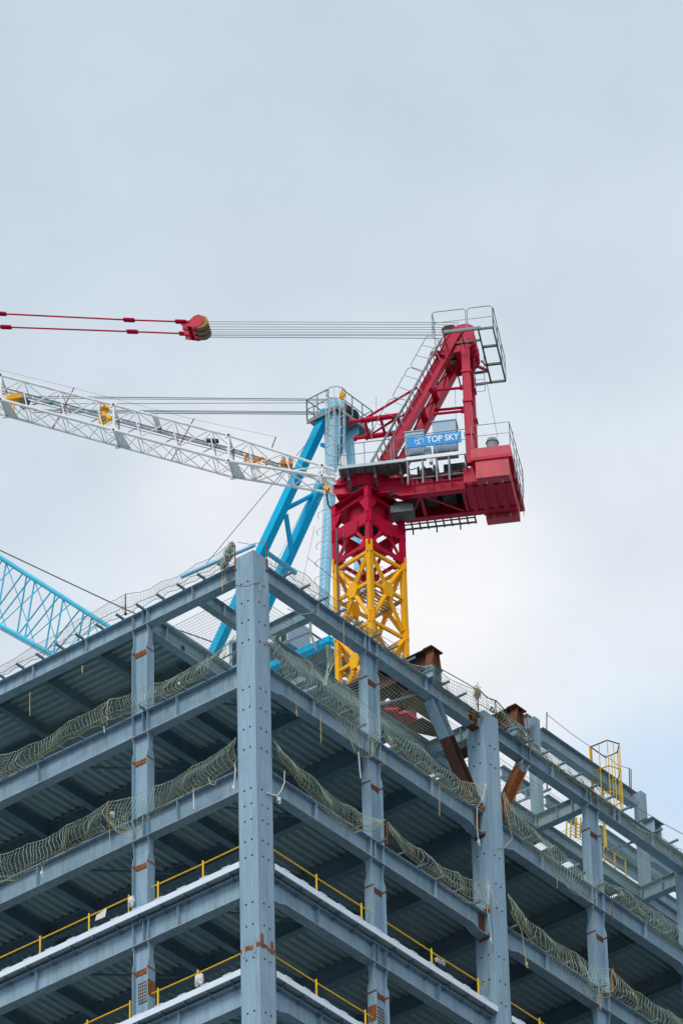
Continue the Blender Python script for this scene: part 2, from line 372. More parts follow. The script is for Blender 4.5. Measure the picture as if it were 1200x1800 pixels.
# rusty connection of the top beam to the second box column
rc = MB(); rc.box(12.55, 12.93, 0.385, 0.415, 0.45, 1.0); rc.box(12.62,12.70,0.25,0.55,0.42,1.02); rc.box(12.50, 12.93, 0.22, 0.58, 0.385, 0.40); rc.box(12.50, 12.93, 0.22, 0.58, 1.02, 1.045)
rc.build('bolted_connection', M['rust'], B)['label'] = 'rusty bolted beam connection'
for lv in (1, 2):
    rc = MB(); rc.box(12.60, 12.925, 0.375, 0.425, BOT['R'][lv]+0.02, TOP[lv]-0.03); rc.box(12.925,12.932,0.16,0.64,BOT['R'][lv]-0.25,BOT['R'][lv]-0.02)
    rc.box(12.925,12.932,0.12,0.5,TOP[lv]+0.0,TOP[lv]+0.25)
    rc.build('bolted_connection', M['rust'], B)['label'] = 'rusty bolted beam connection'
# interior columns
for x in (6.78, 13.34, 19.7, 26.2, 32.6, 39):
    for y in (12.4, 24.0):
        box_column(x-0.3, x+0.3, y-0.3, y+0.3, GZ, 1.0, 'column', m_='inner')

# --- floor beams
def ibeam(p0, p1, depth, width, m=None, tf=0.02, tw=0.014, stiff=()):   # p0, p1 on the top face centre line
    m = m or MB(); p0 = V(p0); p1 = V(p1); d = (p1-p0).normalized(); s = d.cross(V((0,0,1))).normalized()
    u = s.cross(d)
    m.bar(p0-u*tf/2, p1-u*tf/2, width, tf); m.bar(p0-u*(depth-tf/2), p1-u*(depth-tf/2), width, tf)
    m.bar(p0-u*depth/2, p1-u*depth/2, tw, depth-2*tf)
    for q in stiff:
        c = p0 + d*q - u*depth/2
        m.obox(c, d*0.008, s*(width/2-0.006), u*(depth/2-tf))
    return m
YE, XE = 30.0, 45.0
for lv in range(1, 6):
    zt = TOP[lv]-0.012
    for x in (3.48, 6.78, 10.02, 13.34, 16.4, 19.7, 22.8, 26.0, 29.4, 32.5):
        big = x in (6.78, 13.34, 19.7, 26.0, 32.5)
        if lv > 3 and x > 17: continue
        y0 = 0.80 if x in (13.34,) else (0.60 if not big else 0.585)
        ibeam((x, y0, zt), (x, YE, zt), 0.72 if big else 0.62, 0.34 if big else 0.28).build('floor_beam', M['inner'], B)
    if lv < 5:
        for y, x1 in ((3.70, 3.34), (5.345, 3.34), (10.03, 3.34), (12.4, 33)):
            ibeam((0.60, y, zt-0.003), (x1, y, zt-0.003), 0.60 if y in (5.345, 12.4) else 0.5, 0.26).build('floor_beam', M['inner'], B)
        br = MB(); br.tube([(0.55, 3.0, zt-0.35), (3.35, 0.9, zt-0.35)], 0.045); br.tube([(0.55, 9.2, zt-0.35), (3.35, 6.4, zt-0.35)], 0.045)
        br.build('floor_brace', M['inner'], B)
# top level framing round the open bays
zt = 1.038
def fb(*a, **k): return ibeam(*a, **k).build('floor_beam', M['steel2'], B)
fb((0.60, 2.90, zt), (44, 2.90, zt), 0.55, 0.30, stiff=(1.2, 3.3, 6.0, 12.7, 19, 25.5))
fb((3.82, 0.60, zt-0.002), (3.82, 2.75, zt-0.002), 0.55, 0.28)
gb = ibeam((0.60, 5.30, zt), (44, 5.30, zt), 0.68, 0.34, stiff=(0.9, 3.1, 6.0, 12))
gb.disc((2.47, 5.30, 0.66), (0,1,0), 0.12, 0.06, 20)
g = gb.build('floor_beam', M['steel2'], B)
hh = MB(); hh.disc((2.47, 5.262, 0.66), (0,1,0), 0.10, 0.012, 20); hh.build('web_opening', M['hole'], g)
for x in (13.34, 19.7, 26.2): fb((x, 0.80 if x == 13.34 else 0.6, zt-0.002), (x, 2.75, zt-0.002), 0.62, 0.32, stiff=(0.5, 1.2))
fb((6.78, 3.05, zt-0.002), (6.78, 5.13, zt-0.002), 0.55, 0.3)
for x in (0.42+3.2, 10.0, 16.5, 23, 29.5, 36):
    ibeam((x, 5.47, zt-0.004), (x, YE, zt-0.004), 0.5, 0.26).build('floor_beam', M['inner'], B)
for y in (7.83, 10.33, 12.6):
    ibeam((0.60, y, zt-0.008), (3.49, y, zt-0.008), 0.42, 0.24).build('floor_beam', M['inner'], B)
# pipes lying as braces in the open bays
pp = MB(); pp.tube([at(664,1240,'y',0.6), at(732,1220,'y',0.6)+V((0,0,0))], 0.055); pp.build('brace_pipe', M['galv'], B)
pp = MB(); pp.tube([at(1062,1497,'y',0.7), at(1118,1478,'y',0.7)], 0.05); pp.build('brace_pipe', M['galv'], B)

# --- corrugated decks (ribs run along X; along Y on the top level)
def deck(x0, x1, y0, y1, z, along='X', pitch=0.34, hgt=0.13):
    m = MB(); prof = []; a = y0 if along == 'X' else x0; a1 = y1 if along == 'X' else x1
    while a < a1:
        for d, z_ in ((0, 0), (pitch*0.34, 0), (pitch*0.44, hgt), (pitch*0.90, hgt)):
            if a+d <= a1: prof.append((a+d, z+z_))
        a += pitch
    prof.append((a1, z))
    vs = []; n = len(prof)
    for q in ((x0, x1) if along == 'X' else (y0, y1)):
        for a_, z_ in prof: vs.append((q, a_, z_) if along == 'X' else (a_, q, z_))
    fs = [(i, i+1, n+i+1, n+i) for i in range(n-1)]
    m.add(vs, fs)
    m.box(x0, x1, y0, y1, z+hgt+0.002, z+hgt+0.06)
    return m.build('floor_deck', M['deck'], B)
for lv in range(1, 6):
    zz = TOP[lv]+0.004
    xs = [0.45, 3.47, 6.77, 13.33, 19.69, 32.5, XE]
    for a, b in zip(xs[:-1], xs[1:]):
        deck(a, b-0.02, 0.45, YE, zz)
deck(0.45, XE, 5.20, YE, TOP[0]+0.004, 'Y', 0.34)
for a, b in ((8.0,10.9),(11.5,12.3),(12.8,14.9),(15.6,16.9),(17.4,18.2),(18.5,21.2),(21.9,22.8),(23.5,25.9),(26.3,40)):
    deck(a, b, 3.06, 5.12, TOP[0]+0.006, 'Y', 0.34)

# --- outriggers: short channels sticking out over the top flange
def outrigger(side, a, lv, ln=0.55):
    m = MB(); z = TOP[lv]+0.045; o0 = 0.2-ln*0.72
    sbox(m, side, a-0.035, a+0.035, o0, 0.5, z-0.042, z-0.034)
    sbox(m, side, a-0.035, a-0.028, o0, 0.5, z-0.034, z+0.03)
    m.build('outrigger', M['inner'], B)
for i in range(13): outrigger('L', 1.45+0.93*i, 0)
for i in range(24):
    a = 1.9+0.98*i
    if not (12.4 < a < 14.2) : outrigger('R', a, 0)
for i in range(12):
    for lv in (1,): outrigger('L', 1.4+0.93*i, lv, 0.4)
for i in range(22):
    a = 1.7+1.05*i
    if not (12.6 < a < 14.0): outrigger('R', a, 1, 0.45)
for i in range(16):
    a = 6.9+1.05*i
    if not (12.6 < a < 14.0): outrigger('R', a, 2, 0.4)

# --- white slab edge forms with soffit panels on the two lower floors
def fascia(side, a0, a1, lv):
    zt = TOP[lv]+0.33 if lv == 3 else TOP[lv]+0.34
    m = MB(); sbox(m, side, a0, a1, -0.035, -0.005, zt-0.235, zt)
    a = a0+0.4
    while a < a1-0.5:
        sbox(m, side, a, a+0.34, -0.045, 0.0, zt+0.001, zt+0.032); a += 0.98
    p = m.build('slab_edge_form', M['edge'], B)
    s = MB(); sbox(s, side, a0, a1, -0.003, 0.385, zt-0.225, zt-0.215); s.build('soffit_panel', M['soffit'], p)
    a = a0+0.5
    while a < a1:
        b = MB(); sbox(b, side, a-0.04, a+0.04, -0.002, 0.36, zt-0.30, zt-0.228); sbox(b, side, a-0.03, a+0.03, 0.18, 0.36, zt-0.42, zt-0.302); a += 1.0
        b.build('soffit_bracket', M['inner'], p)
    k = MB(); sbox(k, side, a0, a1, 0.05, 0.45, zt-0.14, zt-0.005); k.build('slab_edge', M['conc'], p)
for lv in (3, 4):
    fascia('L', 0.80, 15.0, lv); fascia('R', 0.87, 12.97, lv); fascia('R', 13.78, 25.4, lv)

# --- bolted splice plates low on two columns
def splice_plate(side, c, z):
    m = MB(); sbox(m, side, c-0.17, c+0.19, 0.335, 0.362, z-0.42, z+0.38); p = m.build('splice_plate', M['steel2'], B)
    for i in range(4):
        for j in range(6):
            a = c-0.12+i*0.09; zz = z-0.34+j*0.13; b = MB()
            b.obox(sp(side, a, 0.329, zz), V((0.022,0,0)), V((0,0.022,0)), V((0,0,0.022))); b.build('bolt', M['rust'], p)
    r_ = MB(); sbox(r_, side, c-0.352, c-0.340, 0.21, 0.56, z-0.32, z+0.30); r_.build('rusty_plate', M['orust'], p); r_ = MB()
    sbox(r_, side, c+0.340, c+0.352, 0.21, 0.56, z-0.32, z+0.30); r_.build('rusty_plate', M['orust'], p)
splice_plate('L', 5.345, BOT['L'][3]-1.75-0.05); splice_plate('R', 6.78, BOT['R'][3]-1.95)

# --- partly built storey behind (set back one row), with columns and roof beam
for x in (19.9, 26.55):
    m = MB(); m.box(x-0.16, x+0.18, 2.72, 3.08, 1.06, 5.50); o = m.build('column', M['steel2'], B)
fb((20.3, 2.9, 5.30), (26.15, 2.9, 5.30), 0.62, 0.34)
m = MB(); m.box(19.2, 19.5, 2.88, 2.92, 4.7, 5.45); m.box(19.2,19.5,2.65,3.15,4.68,4.70); m.box(19.2,19.5,2.65,3.15,5.3,5.32); m.box(19.3,19.32,2.66,3.14,4.70,5.3)
m.build('beam_stub', M['steel2'], B)
fb((14.0, 5.3, 3.2), (19.4, 5.3, 3.2), 0.5, 0.3); fb((22.2, 5.3, 3.4), (30.0, 5.3, 3.4), 0.5, 0.3); fb((27, 2.9, 3.1),(33,2.9,3.1),0.5,0.3)
m = MB(); m.tube([at(1108,1392,'y',2.7)-V((0,0,0.2)), at(1108,1352,'y',2.7)], 0.022, 5); m.build('post', M['rust'], B)

q = at(1146,1446,'y',0.35)
m = MB(); m.box(q.x-0.36, q.x+0.36, 0.08, 0.62, q.z-0.03, q.z); m.build('stub_cap', M['steel2'], B)
m = MB(); m.box(q.x-0.22, q.x-0.20, 0.12, 0.58, 1.06, q.z-0.031); m.box(q.x+0.20, q.x+0.22, 0.12, 0.58, 1.06, q.z-0.031); m.box(q.x-0.2, q.x+0.2, 0.34, 0.36, 1.06, q.z-0.031); m.build('stub_column', M['steel2'], B)
def xb(p0, p1, y, d_=0.45, w_=0.28):
    a = at(*p0, 'y', y); b = at(*p1, 'y', y); b.z = a.z; fb(a, b, d_, w_)
xb((1050,1452),(1190,1550),5.0,0.5); xb((1052,1483),(1160,1560),5.6,0.42); xb((880,1347),(938,1388),5.2,0.45); xb((958,1398),(1010,1434),5.2,0.4); xb((1120,1540),(1215,1608),6.5,0.45)
a = at(905,1412,'y',4.6)
for dz in (0, 0.42): m = MB(); m.bar(a+Z3*dz, a+Z3*dz-Y3*1.6+X3*0.1, 0.06, 0.08); m.build('frame_rail', M['steel2'], B)
for k in (0, 0.5, 1.0, 1.5): m = MB(); m.bar(a-Y3*k, a-Y3*k+Z3*0.42, 0.05, 0.05); m.build('frame_post', M['steel2'], B)
# --- support steel for the crane: brown grillage beams, stubs and braces
def grill(x, tag_):
    t = thing('grillage_beam', tag_, 'steel beam', (x, 0.2, 1.05), 'brown grillage beams under the crane')
    ibeam((x, 0.45, 2.42), (x, 9.0, 2.42), 0.85, 0.60, tf=0.035, tw=0.02).build('beam', M['brown'], t)
    c = MB()
    c.prism([(x-0.14, 0.22, 2.38), (x+0.14, 0.22, 2.38), (x+0.26, 0.22, 1.62), (x-0.26, 0.22, 1.62)], V((0, 0.02, 0)))
    for k in (-1, 1):
        c.prism([(x+k*0.13, 0.10, 2.385), (x+k*0.13, 0.44, 2.385), (x+k*0.25, 0.44, 1.62), (x+k*0.25, 0.10, 1.62)], V((0.02*k, 0, 0)))
    c.build('tapered_end', M['rust'], t)
    c = MB(); c.box(x-0.34, x+0.34, 0.06, 0.46, 2.388, 2.424); c.build('cap_plate', M['rust'], t)
    c = MB(); c.box(x-0.30, x+0.30, 0.06, 0.6, 1.585, 1.615); c.box(x-0.24, x-0.22, 0.1, 0.55, 1.10, 1.585); c.box(x+0.22, x+0.24, 0.1, 0.55, 1.10, 1.585)
    c.box(x-0.22, x+0.22, 0.30, 0.32, 1.10, 1.585); c.box(x-0.34, x+0.34, 0.06, 0.6, 1.065, 1.095)
    c.build('stub_column', M['steel'], t)
    return t
grill(10.38, 'dark brown steel beam end with tapered rusty cap beside the yellow mast')
grill(15.28, 'rusty brown beam end with flat cap just right of the second box column')
t = thing('cross_girder', 'brown steel cross girder carrying the foot of the yellow mast', 'steel beam', (13, 4.4, 1.5))
ibeam((9.2, 3.55, 1.75), (17, 3.55, 1.75), 0.65, 0.45, tf=0.03).build('girder', M['brown'], t)
ibeam((9.2, 6.2, 1.75), (17, 6.2, 1.75), 0.65, 0.45, tf=0.03).build('girder', M['brown'], t)
# diagonal braces under the edge beam
def brace(p0, p1, lab, mt, g=0.34, d0=0.9):
    t = thing('diagonal_brace', lab, 'steel brace', p1)
    p0 = V(p0); p1 = V(p1); d = (p1-p0).normalized(); q = p0+d*d0; s = V((0,1,0)); u = s.cross(d).normalized()
    def hh(a, b, nm, m_):
        m = MB(); m.obox((a+b)/2+u*g/2, d*((b-a).length/2), s*g/2, u*0.012); m.obox((a+b)/2-u*g/2, d*((b-a).length/2), s*g/2, u*0.012)
        m.obox((a+b)/2, d*((b-a).length/2), s*0.010, u*(g/2-0.012)); m.build(nm, M[m_], t)
    hh(p0, q, 'painted_end', 'steel'); hh(q+d*0.004, p1, 'brace_body', mt)
    return t
brace((10.35, 0.40, 0.35), (12.75, 0.40, -3.05), 'dark brown diagonal brace running down from the edge beam to the box column', 'brown', 0.40, 1.45)
brace((15.72, 0.40, 0.36), (14.0, 0.40, -2.9), 'short rusty orange brace leaning right of the second box column', 'orust', 0.36, 0.42)

# ================================================================ red luffing crane
A85 = R(8.5); fh = V((math.cos(YAW), math.sin(YAW), 0))
E1 = (rh*math.cos(A85) - fh*math.sin(A85)).normalized()      # from jib towards the counterweight
N1 = (fh*math.cos(A85) + rh*math.sin(A85)).normalized()      # away from the street corner
O1 = CAM + ray(649, 994)*218.6
def C1(px, py, n): return onplane(px, py, O1+N1*n, N1)
def loc1(s, n, z): return V((O1.x, O1.y, 0)) + E1*s + N1*n + V((0,0,z))
def sz1(P): P = V(P)-O1; return P.dot(E1), P.dot(N1), P.z+O1.z
RCR = thing('red_tower_crane', 'red luffing tower crane with white lattice jib on a yellow and red mast', 'tower crane', (O1.x, O1.y, 2.42))
def part(name, mb, mt, parent=None, lab=None, smooth=False):
    o = mb.build(name, M[mt], parent or RCR, smooth)
    if lab: o['label'] = lab
    return o
# mast
W = 1.90
ar = R(45.5); DR = (rh*math.cos(ar)+fh*math.sin(ar)); DL = (-rh*math.sin(ar)+fh*math.cos(ar))
NC = V((O1.x, O1.y, 0)) - (DR+DL)*(W/2)       # near corner
def mc(i, z): return NC + [V((0,0,0)), DR*W, (DR+DL)*W, DL*W][i] + V((0,0,z))
ZJ = O1.z                                        # joint between yellow and red
SEC = 3.17
def mast_section(z0, z1, mt, name='mast_section', topjoint=True):
    m = MB(); lg = 0.19; zm = z1-SEC/2
    ins = [(DR+DL), (DL-DR), (-DR-DL), (DR-DL)]
    for i in range(4):
        m.bar(mc(i, z0)+ins[i]*0.07, mc(i, z1)+ins[i]*0.07, lg, lg, DR)
    for i in range(4):
        a = mc(i, 0); b = mc((i+1) % 4, 0); d = (b-a).normalized(); mid = (a+b)/2
        nin = ins[i]+ins[(i+1) % 4]; nin = nin.normalized()*0.08
        Z = lambda z: V((0,0,z))
        if z1-z0 > 2:
            for z in (z1-0.20, zm): m.bar(a+d*0.15+Z(z)+nin, b-d*0.15+Z(z)+nin, 0.10, 0.13)
            m.prism([mid-nin*0.15+d*x+Z(zm+y) for x, y in ((-0.14,-0.33),(0.14,-0.33),(0.25,-0.08),(0.25,0.08),(0.14,0.33),(-0.14,0.33),(-0.25,0.08),(-0.25,-0.08))], nin*2.3)
            for sa, sb in ((0.15, -0.12), ):
                for p in (a+d*0.18, b-d*0.18):
                    m.bar(p+Z(z1-0.30)+nin, mid+Z(zm+0.12)+nin, 0.14, 0.14, N1)
                    m.bar(p+Z(z1-SEC+0.10)+nin, mid+Z(zm-0.12)+nin, 0.14, 0.14, N1)
        else:
            m.bar(a+d*0.15+Z(z1-0.12)+nin, b-d*0.15+Z(z1-0.12)+nin, 0.08, 0.24)
            m.bar(a+d*0.15+Z(z0+0.15)+nin, b-d*0.15+Z(z0+0.15)+nin, 0.08, 0.14)
            m.prism([mid-nin*0.1+d*x+Z(z1+y) for x, y in ((-0.36,-0.22),(-0.28,-0.44),(0.28,-0.44),(0.36,-0.22),(0.36,0.02),(-0.36,0.02))], nin*1.9)
            for p, k in ((a+d*0.20, -1), (b-d*0.20, 1)):
                m.bar(mid+d*k*0.18+Z(z1-0.34)+nin, p+Z(z0+0.22)+nin, 0.10, 0.10, N1)
                m.prism([p+Z(z0), p-d*k*0.34+Z(z0), p-d*k*0.34+Z(z0+0.18), p+Z(z0+0.52)], nin*1.5)
        if z1-z0 > 2:
            for zr in (z1-0.62, z1-1.0, zm-0.55): m.tube([a+d*0.1+Z(zr)+nin*1.5, b-d*0.1+Z(zr)+nin*1.5], 0.014, 4)
        # fishplates at the joints, two per leg
        if topjoint:
            for q in (a+d*0.06, b-d*0.06):
                m.bar(q+Z(z1-0.28)-nin*0.25, q+Z(z1+0.24)-nin*0.25, 0.13, 0.07, d)
                m.disc(q+Z(z1+0.18)-nin*0.7, nin, 0.055, 0.05, 8)
        else:
            for q in (a+d*0.06, b-d*0.06): m.bar(q+Z(z1-0.2)-nin*0.2, q+Z(z1+0.25)-nin*0.2, 0.11, 0.06, d)
    return part(name, m, mt)
z = ZJ; 
sec = []
ZB = ZJ-5.75
for k in range(2): sec.append(mast_section(max(z-SEC, ZB), z, 'yel')); z -= SEC
bf = MB()
for k in (0.0, 1.0):
    for q in ((DR, DL), (DL, DR)):
        a_ = NC+q[1]*(W*k)-q[0]*0.5+V((0,0,ZB-0.25)); bf.bar(a_, a_+q[0]*(W+1.0), 0.4, 0.46 if q[0] is DR else 0.42)
for i in range(4): bf.bar(mc(i, ZB-0.5), mc(i, 2.4), 0.3, 0.3, DR)
bf.build('mast_base_frame', M['brown'], RCR)
ld = MB()     # ladder and landings inside the mast
lp = mc(0, 0)+(DR+DL)*0.55
for k in (-0.2, 0.2): ld.tube([lp+DR*k+V((0,0,2.2)), lp+DR*k+V((0,0,ZJ+2.5))], 0.02, 4)
zz = 2.4
while zz < ZJ+2.5: ld.tube([lp-DR*0.2+V((0,0,zz)), lp+DR*0.2+V((0,0,zz))], 0.012, 4); zz += 0.3
part('mast_ladder', ld, 'galv')
lf = MB()
for k in range(3):
    zz = ZJ-1.75-SEC*k
    if zz > 2:
        c = mc(0, zz)+(DR+DL)*W/2
        for q in range(6): lf.bar(c-DR*0.8+DL*(-0.75+q*0.16), c+DR*0.8+DL*(-0.75+q*0.16), 0.05, 0.04)
        for q in range(2): lf.bar(c-DL*0.8+DR*(-0.7+q*1.4), c+DL*0.8+DR*(-0.7+q*1.4), 0.05, 0.05)
        part('mast_landing', lf, 'galv'); lf = MB()
cb_ = MB(); 
q = mc(3, 0)-DL*0.35-(DR)*0.12
cb_.tube([q+V((0,0,ZJ+1.5)), q+V((0,0,ZJ+0.4))-DR*0.02, q+V((0,0,ZJ-1.2)), q+V((0,0,ZJ-2.6))], 0.035, 5)
cb_.tube([q+DL*-0.35+V((0,0,ZJ+1.3)), q+DL*-0.35+V((0,0,ZJ-2.2))], 0.015, 4)
part('power_cable', cb_, 'rope')
mast_section(ZJ+0.02, ZJ+1.36, 'red', 'mast_section')
# red tower head: deep plated ring frame under the slewing ring
ZH0 = ZJ+1.36; ZH1 = ZJ+2.72
th = MB()
ins = [(DR+DL), (DL-DR), (-DR-DL), (DR-DL)]
cen = NC+(DR+DL)*(W/2)
for i in range(4):
    th.bar(mc(i, ZH0)+ins[i]*0.08, mc(i, ZH1)+ins[i]*0.08, 0.20, 0.20, DR)
    a = mc(i, 0); b = mc((i+1)%4, 0); d = (b-a).normalized(); nin = (ins[i]+ins[(i+1)%4]).normalized()
    Z = lambda z: V((0,0,z))
    th.bar(a+d*0.1+Z(ZH0+0.12)+nin*0.08, b-d*0.1+Z(ZH0+0.12)+nin*0.08, 0.08, 0.26)
    # two sloping plates (upper and lower flange of the ring girder), set back towards the ring
    for zq, dep in ((ZH1-0.02, 0.55), (ZH1-0.46, 0.50)):
        th.prism([a+Z(zq)-nin*0.04, b+Z(zq)-nin*0.04, b-d*0.45+Z(zq+0.10)+nin*dep, a+d*0.45+Z(zq+0.10)+nin*dep], V((0,0,0.03)))
    th.prism([a+d*0.1+Z(ZH1-0.44)+nin*0.10, b-d*0.1+Z(ZH1-0.44)+nin*0.10, b-d*0.1+Z(ZH1-0.02)+nin*0.22, a+d*0.1+Z(ZH1-0.02)+nin*0.22], nin*0.02)
    for q, k in ((a, 1), (b, -1)):
        th.prism([q+Z(ZH1-0.46), q+d*k*0.50+Z(ZH1-0.46), q+d*k*0.18+Z(ZH0+0.36), q+Z(ZH0+0.30)], nin*0.03)
part('tower_head', th, 'red')
th = MB(); th.disc(cen+V((0,0,ZH0+0.78)), (0,0,1), 0.70, 0.9, 28, 0.80)
part('slewing_collar', th, 'red')
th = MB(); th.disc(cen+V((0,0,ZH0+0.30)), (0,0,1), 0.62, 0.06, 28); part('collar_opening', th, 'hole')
sr = MB(); sr.disc(cen+V((0,0,ZH1+0.22)), (0,0,1), 0.92, 0.22, 36); 
part('slewing_ring', sr, 'dark')
# machinery deck: turntable, two long girders, underside bracing
zb = sz1(C1(735, 871, -0.75))[2]; ztp = sz1(C1(742, 838, -0.75))[2]
s0 = -1.05; s1 = sz1(C1(899, 850, -0.75))[0]+0.0
md = MB()
tt = cen + V((0,0,0))
md.disc(tt+V((0,0,ZH1+0.33+0.18)), (0,0,1), 0.98, 0.36, 40, 1.12)
md.disc(tt+V((0,0,ZH1+0.69+0.12)), (0,0,1), 1.20, 0.24, 40, 1.20)
part('turntable', md, 'red')
for n in (-0.75, 0.75):
    md = MB()
    a = loc1(-1.15, n, 0); b = loc1(s1, n, 0); zg = zb
    # tapered girder: shallow over the ring, full depth behind it
    poly = [(-1.15, ztp), (s1, ztp-0.02), (s1, zb), (1.35, zb), (1.0, zb+0.22), (-1.05, zb+0.42), (-1.2, zb+0.62)]
    md.prism([loc1(s, n-0.012, z) for s, z in poly], N1*0.024)
    md.bar(loc1(-1.15, n, ztp), loc1(s1, n, ztp-0.02), 0.26, 0.03)
    md.bar(loc1(1.35, n, zb), loc1(s1, n, zb), 0.28, 0.035); md.bar(loc1(1.0, n, zb+0.22), loc1(1.36, n, zb), 0.28, 0.03)
    md.bar(loc1(-1.05, n, zb+0.42), loc1(1.0, n, zb+0.22), 0.26, 0.03)
    for q in (1.9, 2.6, 3.3, 4.0, 4.7): md.bar(loc1(q, n, zb+0.03), loc1(q, n, ztp-0.03), 0.02, 0.24, N1)
    part('deck_girder', md, 'red')
md = MB()
for q in (1.45, 2.1, 3.7, 4.0): part('under_bracing', MB().bar(loc1(q, -0.72, zb+0.06), loc1(q, 0.72, zb+0.06), 0.12, 0.10), 'red')
md.bar(loc1(1.5, 0.7, zb+0.05), loc1(2.1, -0.7, zb+0.05), 0.08, 0.06); md.bar(loc1(2.15, -0.7, zb+0.05), loc1(3.65, 0.7, zb+0.05), 0.09, 0.06)
part('under_bracing', md, 'red'); part('front_beam', MB().bar(loc1(-1.0, -0.72, zb+0.7), loc1(-1.0, 0.72, zb+0.7), 0.12, 0.3), 'red')
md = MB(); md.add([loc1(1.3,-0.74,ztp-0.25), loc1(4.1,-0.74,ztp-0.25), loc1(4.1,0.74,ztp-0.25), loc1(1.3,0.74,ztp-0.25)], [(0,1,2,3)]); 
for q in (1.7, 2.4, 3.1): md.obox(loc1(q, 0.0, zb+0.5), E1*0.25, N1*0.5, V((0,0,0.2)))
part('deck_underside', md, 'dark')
md = MB(); md.disc(loc1(1.05, -0.80, zb+0.20), N1, 0.13, 0.10, 16); md.disc(loc1(1.05, -0.86, zb+0.20), N1, 0.05, 0.06, 10); part('pivot_pin', md, 'brown')
md = MB(); md.obox(loc1(1.35, -0.2, zb-0.30), E1*0.42, N1*0.30, V((0,0,0.16))); md.obox(loc1(1.35,-0.2,zb-0.05), E1*0.3, N1*0.2, V((0,0,0.1)))
part('slew_gear_cage', md, 'grate')
# pipes / grating hung under the far side
md = MB()
a = loc1(1.2, 1.3, zb-0.02); b = loc1(3.9, 1.3, zb-0.02)
md.tube([loc1(0.4,1.3,zb+0.0), b], 0.04); md.tube([loc1(0.4,1.02,zb-0.0), loc1(3.9,1.02,zb)], 0.03)
for i in range(12):
    q = 0.6+i*0.3; md.bar(loc1(q,0.95,zb), loc1(q,1.4,zb), 0.06, 0.05)
    if i % 3 == 0: md.bar(loc1(q,1.38,zb), loc1(q,1.38,zb-0.22), 0.05, 0.05, E1)
part('far_side_grating', md, 'grate')

def railing(pts, h=1.05, r=0.018, step=1.0, mid=True, closed=False):
    m = MB(); pts = [V(p) for p in pts]
    up = V((0,0,h))
    if closed: pts = pts+[pts[0]]
    m.tube([p+up for p in pts], r, 5)
    if mid: m.tube([p+up*0.52 for p in pts], r*0.8, 5)
    for a, b in zip(pts[:-1], pts[1:]):
        k = max(1, round((b-a).length/step))
        for i in range(k+1): q = a.lerp(b, i/k); m.tube([q, q+up], r, 5)
    return m
# walkway along the near side: left part with solid grating, right part over open brackets
zw = sz1(C1(640, 817, -1.62))[2]
sL = sz1(C1(594, 822, -1.62))[0]; sM = sz1(C1(713, 810, -1.62))[0]; sRr = sz1(C1(819, 796, -1.62))[0]
wk = MB(); wk.add([], [])
nf = -0.80
wk.prism([loc1(sL,-1.60,zw-0.04), loc1(sM,-1.60,zw-0.04), loc1(sM,nf,zw-0.04), loc1(sL,nf,zw-0.04)], V((0,0,0.03)))
k = 0
q = sL+0.1
while q < sM: wk.bar(loc1(q,-1.6,zw-0.075), loc1(q,nf,zw-0.075), 0.05, 0.06); q += 0.42
W1 = part('walkway', wk, 'grate')
wk = MB(); wk.bar(loc1(sL,-1.62,zw-0.0), loc1(sM,-1.62,zw-0.0), 0.04, 0.13); part('toe_board', wk, 'lgalv', W1)
wk = MB()
for q in (sL+0.35, sL+1.35, sM-0.25):
    wk.bar(loc1(q,-1.3,zw-0.06), loc1(q,-1.3,zw-0.42), 0.09, 0.09, E1); wk.bar(loc1(q,-1.55,zw-0.12), loc1(q,-0.85,zw-0.5), 0.07, 0.07)
part('walkway_bracket', wk, 'grate', W1)
part('guard_rail', railing([loc1(sL,-0.85,zw), loc1(sL,-1.62,zw), loc1(sM-0.55,-1.62,zw)]), 'galv')
part('guard_rail', railing([loc1(sM-0.45,-1.62,zw), loc1(sM+0.05,-1.62,zw)], step=0.5), 'galv')
# lower machinery walkway
zl = sz1(C1(718, 806, -1.70))[2]; zl2 = sz1(C1(718, 841, -1.0))[2]
wk = MB()
wk.bar(loc1(sM+0.02,-1.70,zl-0.02), loc1(sRr,-1.70,zl-0.02), 0.06, 0.15)
W2 = part('machinery_walkway', wk, 'letter')
wk = MB()
wk.bar(loc1(sM,-0.95,zl2), loc1(sRr+0.05,-0.95,zl2), 0.05, 0.05)
for q in (sM+0.06, sM+0.62, sM+1.15, sM+1.62, sRr-0.05):
    wk.bar(loc1(q,-1.72,zl-0.08), loc1(q,-1.0,zl2-0.08), 0.06, 0.06); wk.bar(loc1(q,-1.68,zl), loc1(q,-1.68,zl-0.14-1.05), 0.055, 0.055, E1) if q < sRr-0.3 else None
part('walkway_frame', wk, 'galv', W2)
